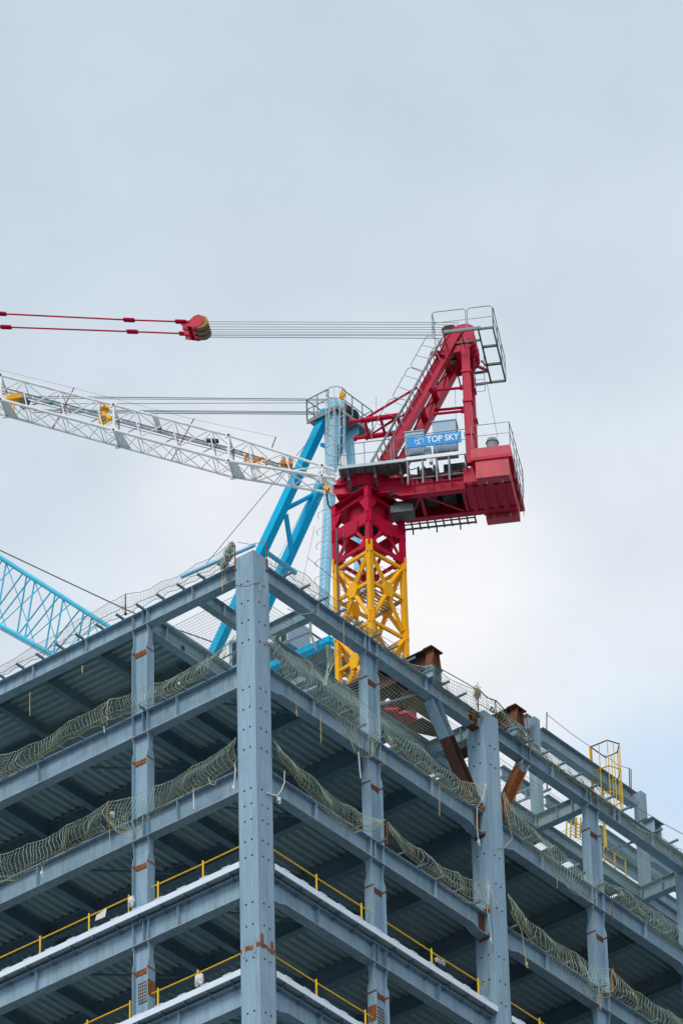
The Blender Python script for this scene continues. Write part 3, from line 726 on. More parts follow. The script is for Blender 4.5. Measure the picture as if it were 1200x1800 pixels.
# machinery (winches and engine) between
mm = MB()
mm.disc(loc1(sM+0.65,-0.60,zw-0.10), E1, 0.30, 0.42, 20); mm.disc(loc1(sM+0.95,-0.6,zw-0.10), E1, 0.40, 0.05, 20); mm.disc(loc1(sM+0.35,-0.6,zw-0.10), E1, 0.40, 0.05, 20)
mm.obox(loc1(sM+1.7,-0.45,zw-0.10), E1*0.40, N1*0.35, V((0,0,0.30)))
part('winch', mm, 'dark')
mm = MB(); mm.obox(loc1(sM+0.75, 0.05, zw-0.16), E1*0.62, N1*0.25, V((0,0,0.24))); mm.obox(loc1(sM+1.75, 0.15, zw-0.10), E1*0.28, N1*0.22, V((0,0,0.30))); part('engine_block', mm, 'cab')
mm = MB(); r9 = random.Random(11)
for k in range(14):
    mm = MB(); a_ = loc1(sM+r9.uniform(0.1,2.0), -0.8+r9.uniform(-0.2,0.3), zw+r9.uniform(-0.42,0.18)); b_ = a_+E1*r9.uniform(-0.5,0.5)+V((0,0,r9.uniform(-0.25,0.25))); mm.tube([a_, a_.lerp(b_,0.5)+V((0,0,-0.08)), b_], r9.uniform(0.012,0.03), 5); part('hydraulic_hose', mm, 'dark')
mm = MB(); mm.disc(loc1(sM+0.65,-0.62,zw-0.12), E1, 0.26, 0.40, 20); part('winch_drum', mm, 'wire')
mm = MB(); mm.obox(loc1(sM+1.55,-0.75,zw-0.28), E1*0.32, N1*0.1, V((0,0,0.10))); part('pump_housing', mm, 'galv')
# electrical cabinets
def cabinet(px0, py0, px1, py1, n, d, h0=0):
    a = C1(px0, py1, n); b = C1(px1, py0, n); sa, _, za = sz1(a); sb, _, zb_ = sz1(b)
    m = MB(); m.obox(loc1((sa+sb)/2, n+d/2, (za+zb_)/2), E1*((sb-sa)/2), N1*(d/2), V((0,0,(zb_-za)/2)))
    m.obox(loc1((sa+sb)/2, n+d/2, zb_+0.02), E1*((sb-sa)/2+0.03), N1*(d/2+0.03), V((0,0,0.02)))
    for q in (0.33, 0.66): m.obox(loc1(sa+(sb-sa)*q, n-0.003, (za+zb_)/2), E1*0.005, N1*0.005, V((0,0,(zb_-za)/2-0.02)))
    return part('control_cabinet', m, 'cab')
cabinet(712, 757, 744, 800, -1.30, 0.5); cabinet(761, 738, 800, 795, -1.30, 0.55)
mm = MB(); mm.obox(C1(752,796,-1.3), E1*0.12, N1*0.1, V((0,0,0.20))); mm.obox(C1(757,806,-1.3), E1*0.06, N1*0.1, V((0,0,0.22))); part('white_cover', mm, 'letter')
# blue name board with lettering
sa, _, _ = sz1(C1(715.5, 777, -1.75)); sb, _, _ = sz1(C1(810, 768, -1.75))
zt_ = sz1(C1(763, 763.0, -1.75))[2]; zb_ = sz1(C1(763, 781.8, -1.75))[2]
mm = MB(); mm.obox(loc1((sa+sb)/2, -1.73, (zt_+zb_)/2), E1*((sb-sa)/2), N1*0.02, V((0,0,(zt_-zb_)/2)))
SG = part('name_board', mm, 'sign')
fc = bpy.data.curves.new('board_lettering', 'FONT'); fc.body = 'TOP SKY'; fc.size = 0.40; fc.extrude = 0.004; fc.offset = 0.008; fc.align_x = 'LEFT'; fc.align_y = 'CENTER'
fo = bpy.data.objects.new('tmp', fc); col.objects.link(fo)
dg = bpy.context.evaluated_depsgraph_get(); dg.update()
me = bpy.data.meshes.new_from_object(fo.evaluated_get(dg)); col.objects.unlink(fo); bpy.data.objects.remove(fo)
me.name = 'board_lettering'; me.materials.clear(); me.materials.append(M['letter'])
wmax = max(v.co.x for v in me.vertices); L_ = sb-sa
sx = 0.60*L_/wmax
lo = bpy.data.objects.new('board_lettering', me); col.objects.link(lo)
for v in me.vertices:
    p = loc1(sa+0.36*L_+v.co.x*sx, -1.757-v.co.z, (zt_+zb_)/2+v.co.y)
    v.co = p - world_loc(RCR)
lo.parent = SG
mm = MB(); c = loc1(sa+0.22*L_, -1.757, (zt_+zb_)/2)
mm.ring(c, N1, 0.17, 0.010, 30)
for p0, p1, w_ in (((-0.02,-0.14),(-0.02,0.08),0.035),((-0.15,0.03),(0.13,0.09),0.030),((-0.02,0.11),(0.12,0.07),0.012),((-0.09,-0.13),(0.05,-0.13),0.03),((-0.12,0.0),(-0.04,0.06),0.02)):
    mm.bar(c+E1*p0[0]+V((0,0,p0[1])), c+E1*p1[0]+V((0,0,p1[1])), w_, 0.012, N1)
part('board_emblem', mm, 'letter', SG)
part('guard_rail', railing([loc1(sM+0.1,-1.70,zl+0.06), loc1(sRr,-1.70,zl+0.06)], 1.0, 0.016, 0.6), 'galv')
# counterweight
def wblock(name, px0, py0, px1, py1, n0, n1, mt, parent=None):
    sa, _, za = sz1(C1(px0, py1, n0)); sb, _, zb_ = sz1(C1(px1, py0, n0))
    za = sz1(C1((px0+px1)/2, (py1), n0))[2]; zb_ = sz1(C1((px0+px1)/2, py0, n0))[2]
    m = MB(); m.obox(loc1((sa+sb)/2, (n0+n1)/2, (za+zb_)/2), E1*((sb-sa)/2), N1*((n1-n0)/2), V((0,0,(zb_-za)/2)))
    return part(name, m, mt, parent), (sa, sb, za, zb_)
top_, _ = wblock('counterweight_top', 827, 785, 896, 800.5, -1.60, 1.9, 'fred')
lip, _ = wblock('counterweight_lip', 826.5, 800.5, 899, 805.5, -1.66, 1.9, 'red', top_)
nb, (na, nbb, nz0, nz1) = wblock('counterweight_block', 836, 805.5, 893, 837.5, -1.60, -1.2, 'fred')
mm = MB()
for q in (0.3, 0.78): part('lifting_lug', MB().obox(loc1(na+(nbb-na)*q, -1.35, nz0-0.05), E1*0.025, N1*0.025, V((0,0,0.09))), 'hemp', nb)
fbk = MB(); fbk.obox(loc1((na+nbb)/2, 1.20, (nz0+nz1)/2-0.02), E1*((nbb-na)/2), N1*0.20, V((0,0,(nz1-nz0)/2)))
fb2 = part('counterweight_block', fbk, 'fred'); mm = MB()
for q in (0.25, 0.75): part('lifting_lug', MB().obox(loc1(na+(nbb-na)*q, 0.985, nz0+0.06), E1*0.025, N1*0.02, V((0,0,0.09))), 'hemp', fb2)
cbx = MB(); sx0 = s1-1.75
zc0 = zb+0.03
cbx.obox(loc1((sx0+s1)/2, -0.15, (zc0+nz1)/2), E1*((s1-sx0)/2), N1*1.04, V((0,0,(nz1-zc0)/2)))
CBX = part('counterweight_box', cbx, 'red')
mm = MB()
for i in range(4):
    q = sx0+0.12+i*(s1-sx0-0.2)/4
    mm.obox(loc1(q+0.1, -0.15, zc0-0.03), E1*0.09, N1*1.02, V((0,0,0.028)))
part('box_stiffeners', mm, 'red', CBX)
mm = MB()
for i in range(4):
    q = sx0+0.34+i*(s1-sx0-0.2)/4
    mm.obox(loc1(q, 0.72, zc0-0.006), E1*0.11, N1*0.09, V((0,0,0.004)))
part('drain_slots', mm, 'hole', CBX)

mm = MB(); c = C1(865, 783, -0.6); mm.disc(c-V((0,0,0.15)), (0,0,1), 0.22, 0.5, 24, 0.22); mm.disc(c+V((0,0,0.18)), (0,0,1), 0.255, 0.16, 24, 0.2)
part('exhaust_vent', mm, 'galv')
zc = sz1(C1(860, 785, -1.6))[2]
sr_ = sz1(C1(896, 784, -1.6))[0]
part('guard_rail', railing([loc1(sz1(C1(829,789,-1.6))[0], -1.6, zc), loc1(sr_, -1.6, zc), loc1(sr_+0.07, 1.6, zc)], 1.05, 0.016, 1.3), 'galv')
mm = MB()
for k, nn in enumerate((-1.2, -0.4, 0.4, 1.2)): mm.tube([loc1(sr_+0.08, nn, zc+0.9), loc1(sr_+0.08, nn, zc0-0.1)], 0.014, 4)
mm.tube([loc1(sr_+0.08,-1.3,zc-0.3), loc1(sr_+0.08,1.4,zc-0.3)], 0.014, 4); mm.tube([loc1(sr_+0.08,-1.3,zc0+0.3), loc1(sr_+0.08,1.4,zc0+0.3)], 0.014, 4)
part('rear_ladder', mm, 'galv')

# A-frame
def box_leg(p0, p1, w_, h_, name='a_frame_leg', mt='red', parent=None):
    m = MB(); m.bar(p0, p1, w_, h_, V((0,0,1)))
    d = (V(p1)-V(p0)).normalized(); s = d.cross(V((0,0,1))).normalized(); u = s.cross(d)
    # proud flange strips on the outer edges
    for k in (-1, 1):
        m.bar(V(p0)+u*k*(h_/2+0.008), V(p1)+u*k*(h_/2+0.008), w_+0.07, 0.016)
    return part(name, m, mt, parent)
for n in (-0.72, 0.72):
    p0 = C1(677, 812, -0.72)+N1*(n+0.72); p1 = C1(806, 577, -0.72)+N1*(n*0.86+0.72)
    box_leg(p0, p1, 0.34, 0.36)
    q0 = C1(827, 816, -0.62)+N1*(n*0.86+0.62); q1 = C1(816, 596, -0.62)+N1*(n*0.86+0.62)
    box_leg(q0, q1, 0.24, 0.26, 'rear_strut')
    def lerp(a, b, t): return V(a).lerp(V(b), t)
    for t0, t1 in ((0.54, 0.385), (0.36, 0.565)):
        pass
    m = MB()
    for (xa, ya_), (xb, yb_) in (((757,687),(813,681.5)), ((762,728),(815,722.5))):
        a = C1(xa, ya_, -0.62)+N1*(n*0.86+0.62); b = C1(xb, yb_, -0.62)+N1*(n*0.86+0.62)
        if n < 0 or ya_ < 700: m.tube([a, b], 0.055, 8); m.tube([a, a.lerp(b,0.08)], 0.09, 8); m.tube([b.lerp(a,0.1), b], 0.09, 8)
    if n < 0 : pass
    part('strut_tie', m, 'red')
    for yy in (655, 707, 765): part('strut_clamp', MB().obox(C1(819.5+(yy-655)*0.05, yy, -0.62)+N1*(n*0.86+0.62), E1*0.19, N1*0.16, V((0,0,0.05))), 'red')
for px, py in ((690, 790), (712, 750), (737, 703), (757, 668), (781, 622)):
    m = MB(); a = C1(px, py, -0.72); t = (812-py)/235; nn = 0.72-0.1*t
    m.bar(a+N1*0.1, a+N1*(0.72+nn-0.1), 0.22, 0.16); part('cross_member', m, 'red')
m = MB()
for (xa, ya_), (xb, yb_) in (((712,748),(757,668)), ((737,703),(781,622)), ((757,668),(712,748))):
    m.tube([C1(xa,ya_,-0.6), C1(xb,yb_,-0.6)+N1*1.2], 0.03, 5)
part('cross_brace', m, 'brown')
# head sheaves
hc = C1(817, 588, -0.6)
m = MB()
for k in (-0.05, 0.30, 0.65, 1.0, 1.3): m.disc(hc+N1*k, N1, 0.36, 0.10, 28)
for k in (-0.12, 1.36): 
    m.prism([hc+N1*k+E1*x+V((0,0,z_)) for x, z_ in ((-0.95,-0.45),(-0.72,-0.05),(-0.25,0.40),(0.10,0.44),(0.34,0.28),(0.36,-0.40),(0.1,-0.8),(-0.5,-0.9))], N1*0.03)
part('head_sheaves', m, 'red')
m = MB(); m.obox(C1(789,580,-0.55), E1*0.28, N1*0.05, V((0,0,0.10))); m.obox(C1(792,590,-0.2), E1*0.2, N1*0.5, V((0,0,0.12))); part('rope_guide', m, 'brown')
m = MB()
for k in range(5): m.obox(C1(795+random.uniform(-9,9), 645+random.uniform(-22,26), 0.2), E1*0.10, N1*0.12, V((0,0,0.10)))
part('load_sensor', m, 'brown')
m = MB(); c = C1(767, 621, -0.9); m.disc(c, N1, 0.13, 0.1, 14); m.disc(c-E1*0.16, N1, 0.09, 0.1, 12); m.bar(c, c+E1*0.3-V((0,0,0.1)), 0.08, 0.08); part('rope_pulley', m, 'red')
# boom backstops: near and far tubes with frames
def p2(x, y, n): return C1(x, y, n)
for n in (-0.53, 0.53):
    m = MB(); dn = N1*(n+0.53)
    a = C1(614, 742, -0.53)+dn; b = C1(702, 730, -0.53)+dn
    m.tube([a, a.lerp(b, 0.25)], 0.07, 10); m.tube([a.lerp(b,0.22), b], 0.11, 10); m.tube([a, a.lerp(b,0.05)], 0.12, 10); m.disc(a.lerp(b,0.25), b-a, 0.14, 0.05, 12); m.disc(a.lerp(b,0.62), b-a, 0.14, 0.05, 12)
    part('boom_backstop', m, 'red')
m = MB()
for t in (0.30, 0.62, 0.95): a = C1(614,742,-0.53).lerp(C1(702,730,-0.53), t); m.tube([a, a+N1*1.06], 0.06, 8)
m.tube([C1(646,733,-0.53), C1(733,681,-0.53)], 0.05, 8); m.tube([C1(646,733,-0.53)+N1*1.06, C1(733,681,-0.53)+N1*1.06], 0.04, 8)
m.tube([C1(640,741,-0.53).lerp(C1(640,741,-0.53)+N1*1.06,0.9), C1(702,730,-0.53)], 0.04, 6)
part('backstop_frame', m, 'red')
# stair ladder with cages up the A-frame
def ladder_run(pa, pb, w_=0.55, step=0.30):
    m = MB(); d = (pb-pa); k = int(d.length/step)
    for q in (0, w_): m.bar(pa+N1*q, pb+N1*q, 0.03, 0.09)
    for i in range(k): c = pa+d*((i+0.5)/k); m.bar(c, c+N1*w_, 0.03, 0.03)
    return m
pa = C1(652, 812, -1.1); pb = C1(716, 703, -1.1); pc = C1(775, 597, -1.1)
part('access_ladder', ladder_run(pa, pb), 'galv'); part('access_ladder', ladder_run(pb, pc), 'galv')
def loop(pts, n, r=0.016, bars=()):
    m = MB(); P = [C1(x, y, n) for x, y in pts]; m.tube(P, r, 5)
    for (x0, y0, x1, y1) in bars: m.tube([C1(x0,y0,n), C1(x1,y1,n)], r*0.8, 4)
    return m
for n in (-1.15, -0.55):
    part('hand_rail', loop([(773,610),(768,596),(756,590),(749,592),(722,640),(725,646),(744,652),(748,648),(752,630),(761,612),(772,606)], n, 0.015, [(742,607,763,612),(732,625,755,631)]), 'galv')
    part('hand_rail', loop([(743,655),(722,646),(716,648),(690,695),(692,699),(704,700),(712,693)], n, 0.015, [(711,660,733,667),(700,680,722,688)]), 'galv')
    part('hand_rail', loop([(712,703),(694,700),(684,703),(668,728),(652,765),(654,772)], n, 0.014, [(690,706,706,712),(676,726,694,733),(664,745,680,752)]), 'galv')
m = MB(); m.tube([C1(655,812,-1.15),C1(690,745,-1.15),C1(727,685,-1.15),C1(779,590,-1.15)], 0.02, 5); m.tube([C1(672,800,-1.15),C1(700,750,-1.15),C1(735,690,-1.15)], 0.015, 5)
for x, y in ((660,800),(672,776),(686,752),(700,729),(716,702),(733,672),(750,642),(765,615)): m.tube([C1(x,y,-1.15), C1(x+8,y+2,-1.15)-V((0,0,0.45))], 0.014, 4)
part('hand_rail', m, 'galv')
# head platform (open gratings round the sheaves)
zp = sz1(C1(779, 585.5, -1.45))[2]
def H(px, py): return at(px, py, 'z', zp)
def frame(corners, mids=2, t=0.045, mt='grate'):
    m = MB(); c = corners
    for i in range(len(c)): m.bar(c[i], c[(i+1)%len(c)], t, 0.09)
    for i in range(1, mids+1): m.bar(c[0].lerp(c[1], i/(mids+1)), c[3].lerp(c[2], i/(mids+1)), t*0.8, 0.06)
    return part('head_platform', m, mt)
h0 = H(779,585.5); sA = sz1(h0)[0]; nA = sz1(h0)[1]
sB = sz1(H(866.5,578.5))[0]
def hp(s, n): return loc1(s, n, zp)
wd1 = sz1(H(782.5,605))[1]-nA
wdt = abs(wd1)
sC = sz1(H(841,583))[0]
nE = sz1(H(883,670))[1]; sE = sB+0.05
frame([hp(sA,nA), hp(sC,nA), hp(sC,nA+wdt), hp(sA,nA+wdt)], 1)
nseg = (nE-nA)/3.0
for i in range(3):
    frame([hp(sC,nA+nseg*i+0.01), hp(sB,nA+nseg*i+0.01), hp(sB,nA+nseg*(i+1)-0.01), hp(sC,nA+nseg*(i+1)-0.01)], 0, 0.06 if i else 0.05)
frame([hp(sA+0.15,nE-0.72), hp(sC,nE-0.72), hp(sC,nE), hp(sA+0.15,nE)], 1)
m = MB(); m.bar(hp(sA,nA-0.02)+V((0,0,0.05)), hp(sC+0.1,nA-0.02)+V((0,0,0.05)), 0.03, 0.12); m.bar(hp(sA,nA+wdt), hp(sC,nA+wdt), 0.04, 0.07); part('toe_board', m, 'galv')
m = MB(); m.bar(hp(sC-0.02,nE-nseg*0.9), hp(sC-0.12,nE-nseg*1.6)-V((0,0,0.3)), 0.05, 0.05)
m.bar(loc1(sz1(q1)[0], 0.5, zp-0.05), hp(sC, nE-0.75), 0.09, 0.09)
part('platform_bracket', m, 'red')
def rloop(a, b, h=1.05):
    m = MB(); u = V((0,0,1)); d = (b-a); L0 = d.length; d.normalize(); c = 0.09
    m.tube([a, a+u*(h-c), a+u*h+d*c, b+u*h-d*c, b+u*(h-c), b], 0.017, 5); m.tube([a+u*h*0.5, b+u*h*0.5], 0.013, 4)
    return part('guard_rail', m, 'galv')
rloop(hp(sA-0.42,nA), hp(sC-0.46,nA)); rloop(hp(sC-0.40,nA), hp(sB,nA))
rloop(hp(sA-0.42,nA)+N1*0.0, hp(sA-0.42,nA+wdt))
for i in range(3): rloop(hp(sB+0.02,nA+nseg*i+0.05), hp(sB+0.02,nA+nseg*(i+1)-0.03))
rloop(hp(sA+0.15,nE), hp(sB,nE), 0.95) if False else None
m = MB(); m.tube([H(783,620), H(783,620)], 0.01, 3) if False else None
# service ladder hanging on the right of the head and signal wires
m = MB(); a = loc1(sz1(q1)[0]+0.25, 0.2, 0)
for k in (0, 0.35): m.tube([a+E1*k+V((0,0,zp-0.05)), a+E1*k+V((0,0,zp-1.7))], 0.016, 4)
for i in range(6): m.tube([a+V((0,0,zp-0.3-i*0.28)), a+E1*0.35+V((0,0,zp-0.3-i*0.28))], 0.012, 4)
part('service_ladder', m, 'galv')
m = MB(); m.tube([C1(855, 672, 0.3), C1(874, 768, -0.4)], 0.010, 4); m.tube([C1(799.5, 680, 0), C1(801, 742, -0.6)], 0.010, 4); m.tube([C1(784,600,-1.2), C1(781,618,-1.2)], 0.01, 4)
part('signal_wire', m, 'rope')
# luffing ropes to the floating sheave block
for i, (ya_, yb_, n) in enumerate(((567,565.5,-0.35),(571,569.5,-0.25),(575.5,574.5,-0.12),(579.5,579,0.0),(584,583.5,0.12),(588,587,0.22),(590,589.6,0.3),(594.8,592.5,0.42))):
    m = MB(); m.tube([C1(352, yb_, n), C1(806, ya_, n)], 0.011 if i < 7 else 0.015, 5); part('luffing_rope', m, 'wire')
bc = C1(350, 577, 0)
m = MB()
for k in (-0.44, -0.15, 0.15, 0.44):
    m.prism([bc+N1*k+E1*x+V((0,0,z_)) for x, z_ in ((-0.62,0.10),(-0.30,0.10),(-0.12,0.28),(0.05,0.34),(0.20,0.24),(0.24,0.0),(0.12,-0.22),(-0.1,-0.26),(-0.62,-0.10))], N1*0.025)
m.bar(bc+E1*-0.35-N1*0.44, bc+E1*-0.35+N1*0.44, 0.14, 0.12)
SBK = part('floating_sheave_block', m, 'red')
m = MB()
for k in (-0.3, -0.0, 0.3): m.disc(bc+E1*0.12+N1*k, N1, 0.30, 0.22, 24)
part('sheave', m, 'wood', SBK)
m = MB(); m.ring(bc+E1*0.12-N1*0.40, N1, 0.27, 0.022, 24); part('sheave_rim', m, 'yel', SBK)
for n, pts in ((-0.43, ((318,565.5),(227,562.5),(2,551.5),(-225,542),(-750,521))), (0.43, ((325,586.5),(233,583),(11,575),(-216,567),(-740,549)))):
    for (xa, ya_), (xb, yb_) in zip(pts[:-1], pts[1:]):
        m = MB(); a = C1(xa, ya_, n); b = C1(xb, yb_, n); m.tube([a, b], 0.032, 6); o = part('pendant_bar', m, 'red')
        m = MB(); d = (b-a).normalized()
        for k in (-1, 1): m.tube([a+d*-0.22+N1*0.05*k, a+d*-0.13+N1*0.06*k, a+d*0.13+N1*0.06*k, a+d*0.22+N1*0.05*k], 0.055, 6)
        part('bar_link', m, 'red', o)

# white lattice jib
JW = 0.52
def JT(x): # near top chord pixel row
    return 661 + (x-7)*0.2646 if x < 400 else 765 + (x-400)*0.325
def JB(x):
    return 702 + x*0.270 if x < 400 else 810 + (x-400)*(0.163 if x > 400 else 0)
def jt(x, n): return C1(x, JT(x), -JW)+N1*(n+JW)
def jb(x, n): return C1(x, JB(x), -JW)+N1*(n+JW)
XL, XR = -760, 588
J = part('jib', MB().bar(jt(590, -0.30), jt(590, 0.30), 0.12, 0.12), 'white')
for n in (-JW, JW):
    for f_ in (jt, jb):
        m = MB(); pts = [f_(x, n) for x in range(XL, 400, 60)]+[f_(400, n), f_(500, n), f_(XR, n)]
        m.tube(pts, 0.062 if f_ is jb and n < 0 else 0.052, 8); part('jib_chord', m, 'white', J)
xs = [XR-12-66*i for i in range(20)]
for n in (-JW, JW):
    m = MB()
    for i, x in enumerate(xs):
        m.tube([jt(x-10, n), jb(x, n)], 0.026, 5)
        if i+1 < len(xs): m.tube([jt(x-10, n), jb(xs[i+1], n)], 0.026, 5)
    part('side_lacing', m, 'white', J)
for f_, r_ in ((jt, 0.020), (jb, 0.022)):
    m = MB()
    for i, x in enumerate(xs):
        m.tube([f_(x-5, -JW), f_(x-5, JW)], r_, 5)
        if i+1 < len(xs):
            xm = (x+xs[i+1])/2
            m.tube([f_(x-5, -JW), f_(xm, JW)], r_, 5); m.tube([f_(xm, JW), f_(xs[i+1]-5, -JW)], r_, 5)
            if f_ is jb: m.tube([f_(x-5, JW), f_(xm, -JW)], r_*0.8, 5); m.tube([f_(xm, -JW), f_(xs[i+1]-5, JW)], r_*0.8, 5)
    part('face_lacing', m, 'white', J)
for x in (2, 200, 402, 566):        # section joints with portal frames and gussets
    m = MB()
    for n in (-JW, JW):
        m.bar(jt(x, n), jb(x, n), 0.05, 0.07, E1)
        for f_ in (jt, jb): m.obox(f_(x, n), E1*0.13, N1*0.035, V((0,0,0.085)))
    for f_ in (jt, jb): m.bar(f_(x,-JW), f_(x,JW), 0.06, 0.06)
    m.bar(jt(x,-JW), jb(x,JW), 0.03, 0.03); part('portal_frame', m, 'white', J)
    if 0 < x < 410:
        m = MB(); m.prism([jb(x, -JW)+N1*0.1, jb(x, JW), jb(x+22, JW)+V((0,0,0.02)), jb(x+14, -JW)+N1*0.1], V((0,0,0.02))); part('gusset_plate', m, 'white', J)
    m = MB()
    for n in (-JW, JW):
        for f_ in (jt, jb): m.disc(f_(x, n)-N1*0.05, N1, 0.045, 0.03, 8)
    part('joint_pins', m, 'dark', J)
# catwalk inside the jib near the far top chord
m = MB(); x = 20
while x < 520:
    a = jt(x, 0.30)-V((0,0,0.22)); b = jt(x+28, 0.30)-V((0,0,0.22))
    m.prism([a, b, b+N1*0.22+V((0,0,0.30)), a+N1*0.22+V((0,0,0.30))], V((0,0,0.02))); x += 31
part('jib_catwalk', m, 'galv', J)
m = MB()
for dz in (-0.12, -0.30, -0.42): m.tube([jt(x_, 0.15)+V((0,0,dz)) for x_ in (XL, 120, 300, 400, 520)], 0.022 if dz > -0.2 else 0.014, 5)
part('jib_cable', m, 'rope', J)
def gear(px, py, parts_, mt='orange', n=0.0):
    m = MB(); c = C1(px, py, n)
    for kind, *a in parts_:
        if kind == 'd': m.disc(c+E1*a[0]+V((0,0,a[1]))+N1*a[4] if len(a) > 4 else c+E1*a[0]+V((0,0,a[1])), N1, a[2], a[3], 20)
        if kind == 'b': m.bar(c+E1*a[0]+V((0,0,a[1])), c+E1*a[2]+V((0,0,a[3])), a[4], a[5], N1)
        if kind == 't': m.tube([c+E1*q[0]+V((0,0,q[1])) for q in a[0]], a[1], 8)
    return part('rope_guide_pulley', m, mt, J)
# yellow deflection sheave hung from the top chord
gear(182, 737, [('d',0,0,0.21,0.12),('b',0.0,0.05,0.08,0.50,0.14,0.10),('b',-0.12,0.50,0.22,0.48,0.10,0.2),('b',0.05,0.62,0.10,0.42,0.08,0.3),('b',0.15,0.05,0.32,-0.02,0.14,0.16)], 'yel', -0.25)
gear(182, 737, [('d',0,0,0.13,0.16)], 'wood', -0.27)
gear(24, 702, [('b',-0.25,0.02,0.35,0.06,0.22,0.3),('b',0.05,-0.02,0.02,-0.62,0.06,0.06),('b',0.32,-0.05,0.42,-0.6,0.04,0.04),('b',0.0,0.1,0.1,0.25,0.1,0.1)], 'yel', -0.1)
gear(43, 709, [('d',0,0,0.20,0.22),('b',-0.05,-0.2,0.2,0.1,0.12,0.1)], 'dark', -0.15)
gear(60, 709, [('b',-0.06,0,0.1,0.02,0.1,0.1)], 'wood', -0.1)
gear(90, 709, [('b',-0.08,0,0.08,0.02,0.08,0.1)], 'green', 0.0)
gear(275, 738, [('b',-0.06,0.2,0.12,-0.45,0.20,0.12)], 'galv', 0.0)
gear(440, 812, [('t',[(-0.10,0.36),(-0.20,0.16),(-0.16,0.0),(0.0,-0.06),(0.16,0.0),(0.22,0.12)],0.055),('t',[(0.22,-0.12),(0.30,0.06),(0.44,0.12),(0.58,0.02),(0.62,-0.22)],0.055)], 'orange', -0.1)
gear(503, 815, [('b',-0.22,0.05,0.24,-0.06,0.14,0.2)], 'orange', 0.1)
gear(573, 859, [('b',-0.06,0.06,0.10,-0.06,0.14,0.14)], 'yel', -0.4)
gear(408, 792, [('b',-0.05,0.0,0.06,0.0,0.08,0.1)], 'green', 0.0)
gear(447, 828, [('b',-0.06,0.35,-0.02,-0.35,0.16,0.1),('b',0.12,0.2,0.22,-0.30,0.14,0.1)], 'white', 0.1)
gear(493, 803, [('b',-0.02,0.4,0.12,-0.1,0.14,0.3),('b',0.3,0.25,0.4,-0.2,0.12,0.3)], 'white', 0.3)
gear(375, 774, [('b',-0.25,0.02,0.2,-0.06,0.08,0.2),('b',-0.1,0.1,0.1,-0.1,0.06,0.1)], 'dark', 0.2)
for a_, b_ in (((131,681),(93,754)), ((341,736),(302,809)), ((485,768),(478,787))):
    m = MB(); m.tube([C1(*a_,-0.1), C1(*b_,0.35)], 0.022, 5); part('marker_rod', m, 'pink', J)
m = MB(); m.tube([C1(-740,470,0), C1(130,682,0), C1(340,737,0), C1(485,768,0)], 0.006, 3); part('hand_line', m, 'wire', J)
m = MB(); m.tube([C1(661,741,0.2), C1(661,697,0.2)], 0.010, 4); part('antenna', m, 'wire')
m = MB(); m.prism([jb(580,-0.45), jt(582,-0.35), jt(596,-0.35)-V((0,0,0.1)), jb(598,-0.4)], N1*0.05); part('jib_foot', m, 'white', J); m = MB(); m.prism([jb(580,0.45), jt(582,0.35), jt(596,0.35)-V((0,0,0.1)), jb(598,0.4)], N1*0.05)
part('jib_foot', m, 'white', J)
# hoses hanging by the turntable
m = MB(); m.tube([C1(574,868,0.3), C1(577,888,0.3), C1(588,903,0.2)], 0.035, 5); part('hose', m, 'dark')
# white driver's cabin panel between jib foot and mast

# ================================================================ blue crane behind
O2 = CAM + ray(590, 900)*235.0
def C2(px, py, dx): return at(px, py, 'x', O2.x+dx)
X_ = V((1,0,0)); Y_ = V((0,1,0)); Z_ = V((0,0,1))
BCR = thing('blue_luffing_crane', 'bright blue crane with inclined frame and caged ladder behind the building corner', 'tower crane', (O2.x, O2.y, 1.2))
def bpart(name, mb, mt, parent=None): return mb.build(name, M[mt], parent or BCR)
def bleg(p0, p1, w_, h_, mt, name='a_frame_leg'):
    m = MB(); m.bar(p0, p1, w_*0.72, h_*0.80, Z_); o = bpart(name, m, mt); return o
for dx in (-0.62, 0.84):
    D = X_*(dx+0.62)
    lo_ = C2(357, 1190, -0.62)+D; hi_ = C2(577, 722, -0.62)+D*0.9
    bleg(lo_, hi_, 0.48, 0.40, 'blue')
    m = MB(); d = (hi_-lo_).normalized(); m.bar(lo_-X_*0.18, hi_-X_*0.18, 0.03, 0.37, Z_); 
    bpart('leg_flange', m, 'blue')
m = MB()
for (xa, ya_), (xb, yb_) in (((498,897),(553,868)), ((566,782),(590,790)),):
    m.tube([C2(xa, ya_, -0.5), C2(xb, yb_, 0.66)], 0.10, 8); bpart('leg_brace', m, 'blue'); m = MB()
m = MB(); m.tube([C2(501,905,-0.45), C2(513,985,0.55)], 0.07, 8); m.tube([C2(505,903,-0.3), C2(517,980,0.6)], 0.035, 8)
bpart('leg_brace', m, 'blue'); m = MB(); m.tube([C2(470,972,-0.62), C2(520,1008,0.84)], 0.10, 8)

bpart('leg_brace', m, 'blue')
for dx, (t0, t1), w_ in ((-0.62, ((590,712),(567,1100)), 0.30), (0.75, ((611,730),(634,1060)), 0.26), (-0.25, ((573,722),(578,840)), 0.16)):
    m = MB(); m.bar(C2(*t0, dx), C2(*t1, dx), w_, w_, X_); bpart('rear_strut', m, 'lblue')
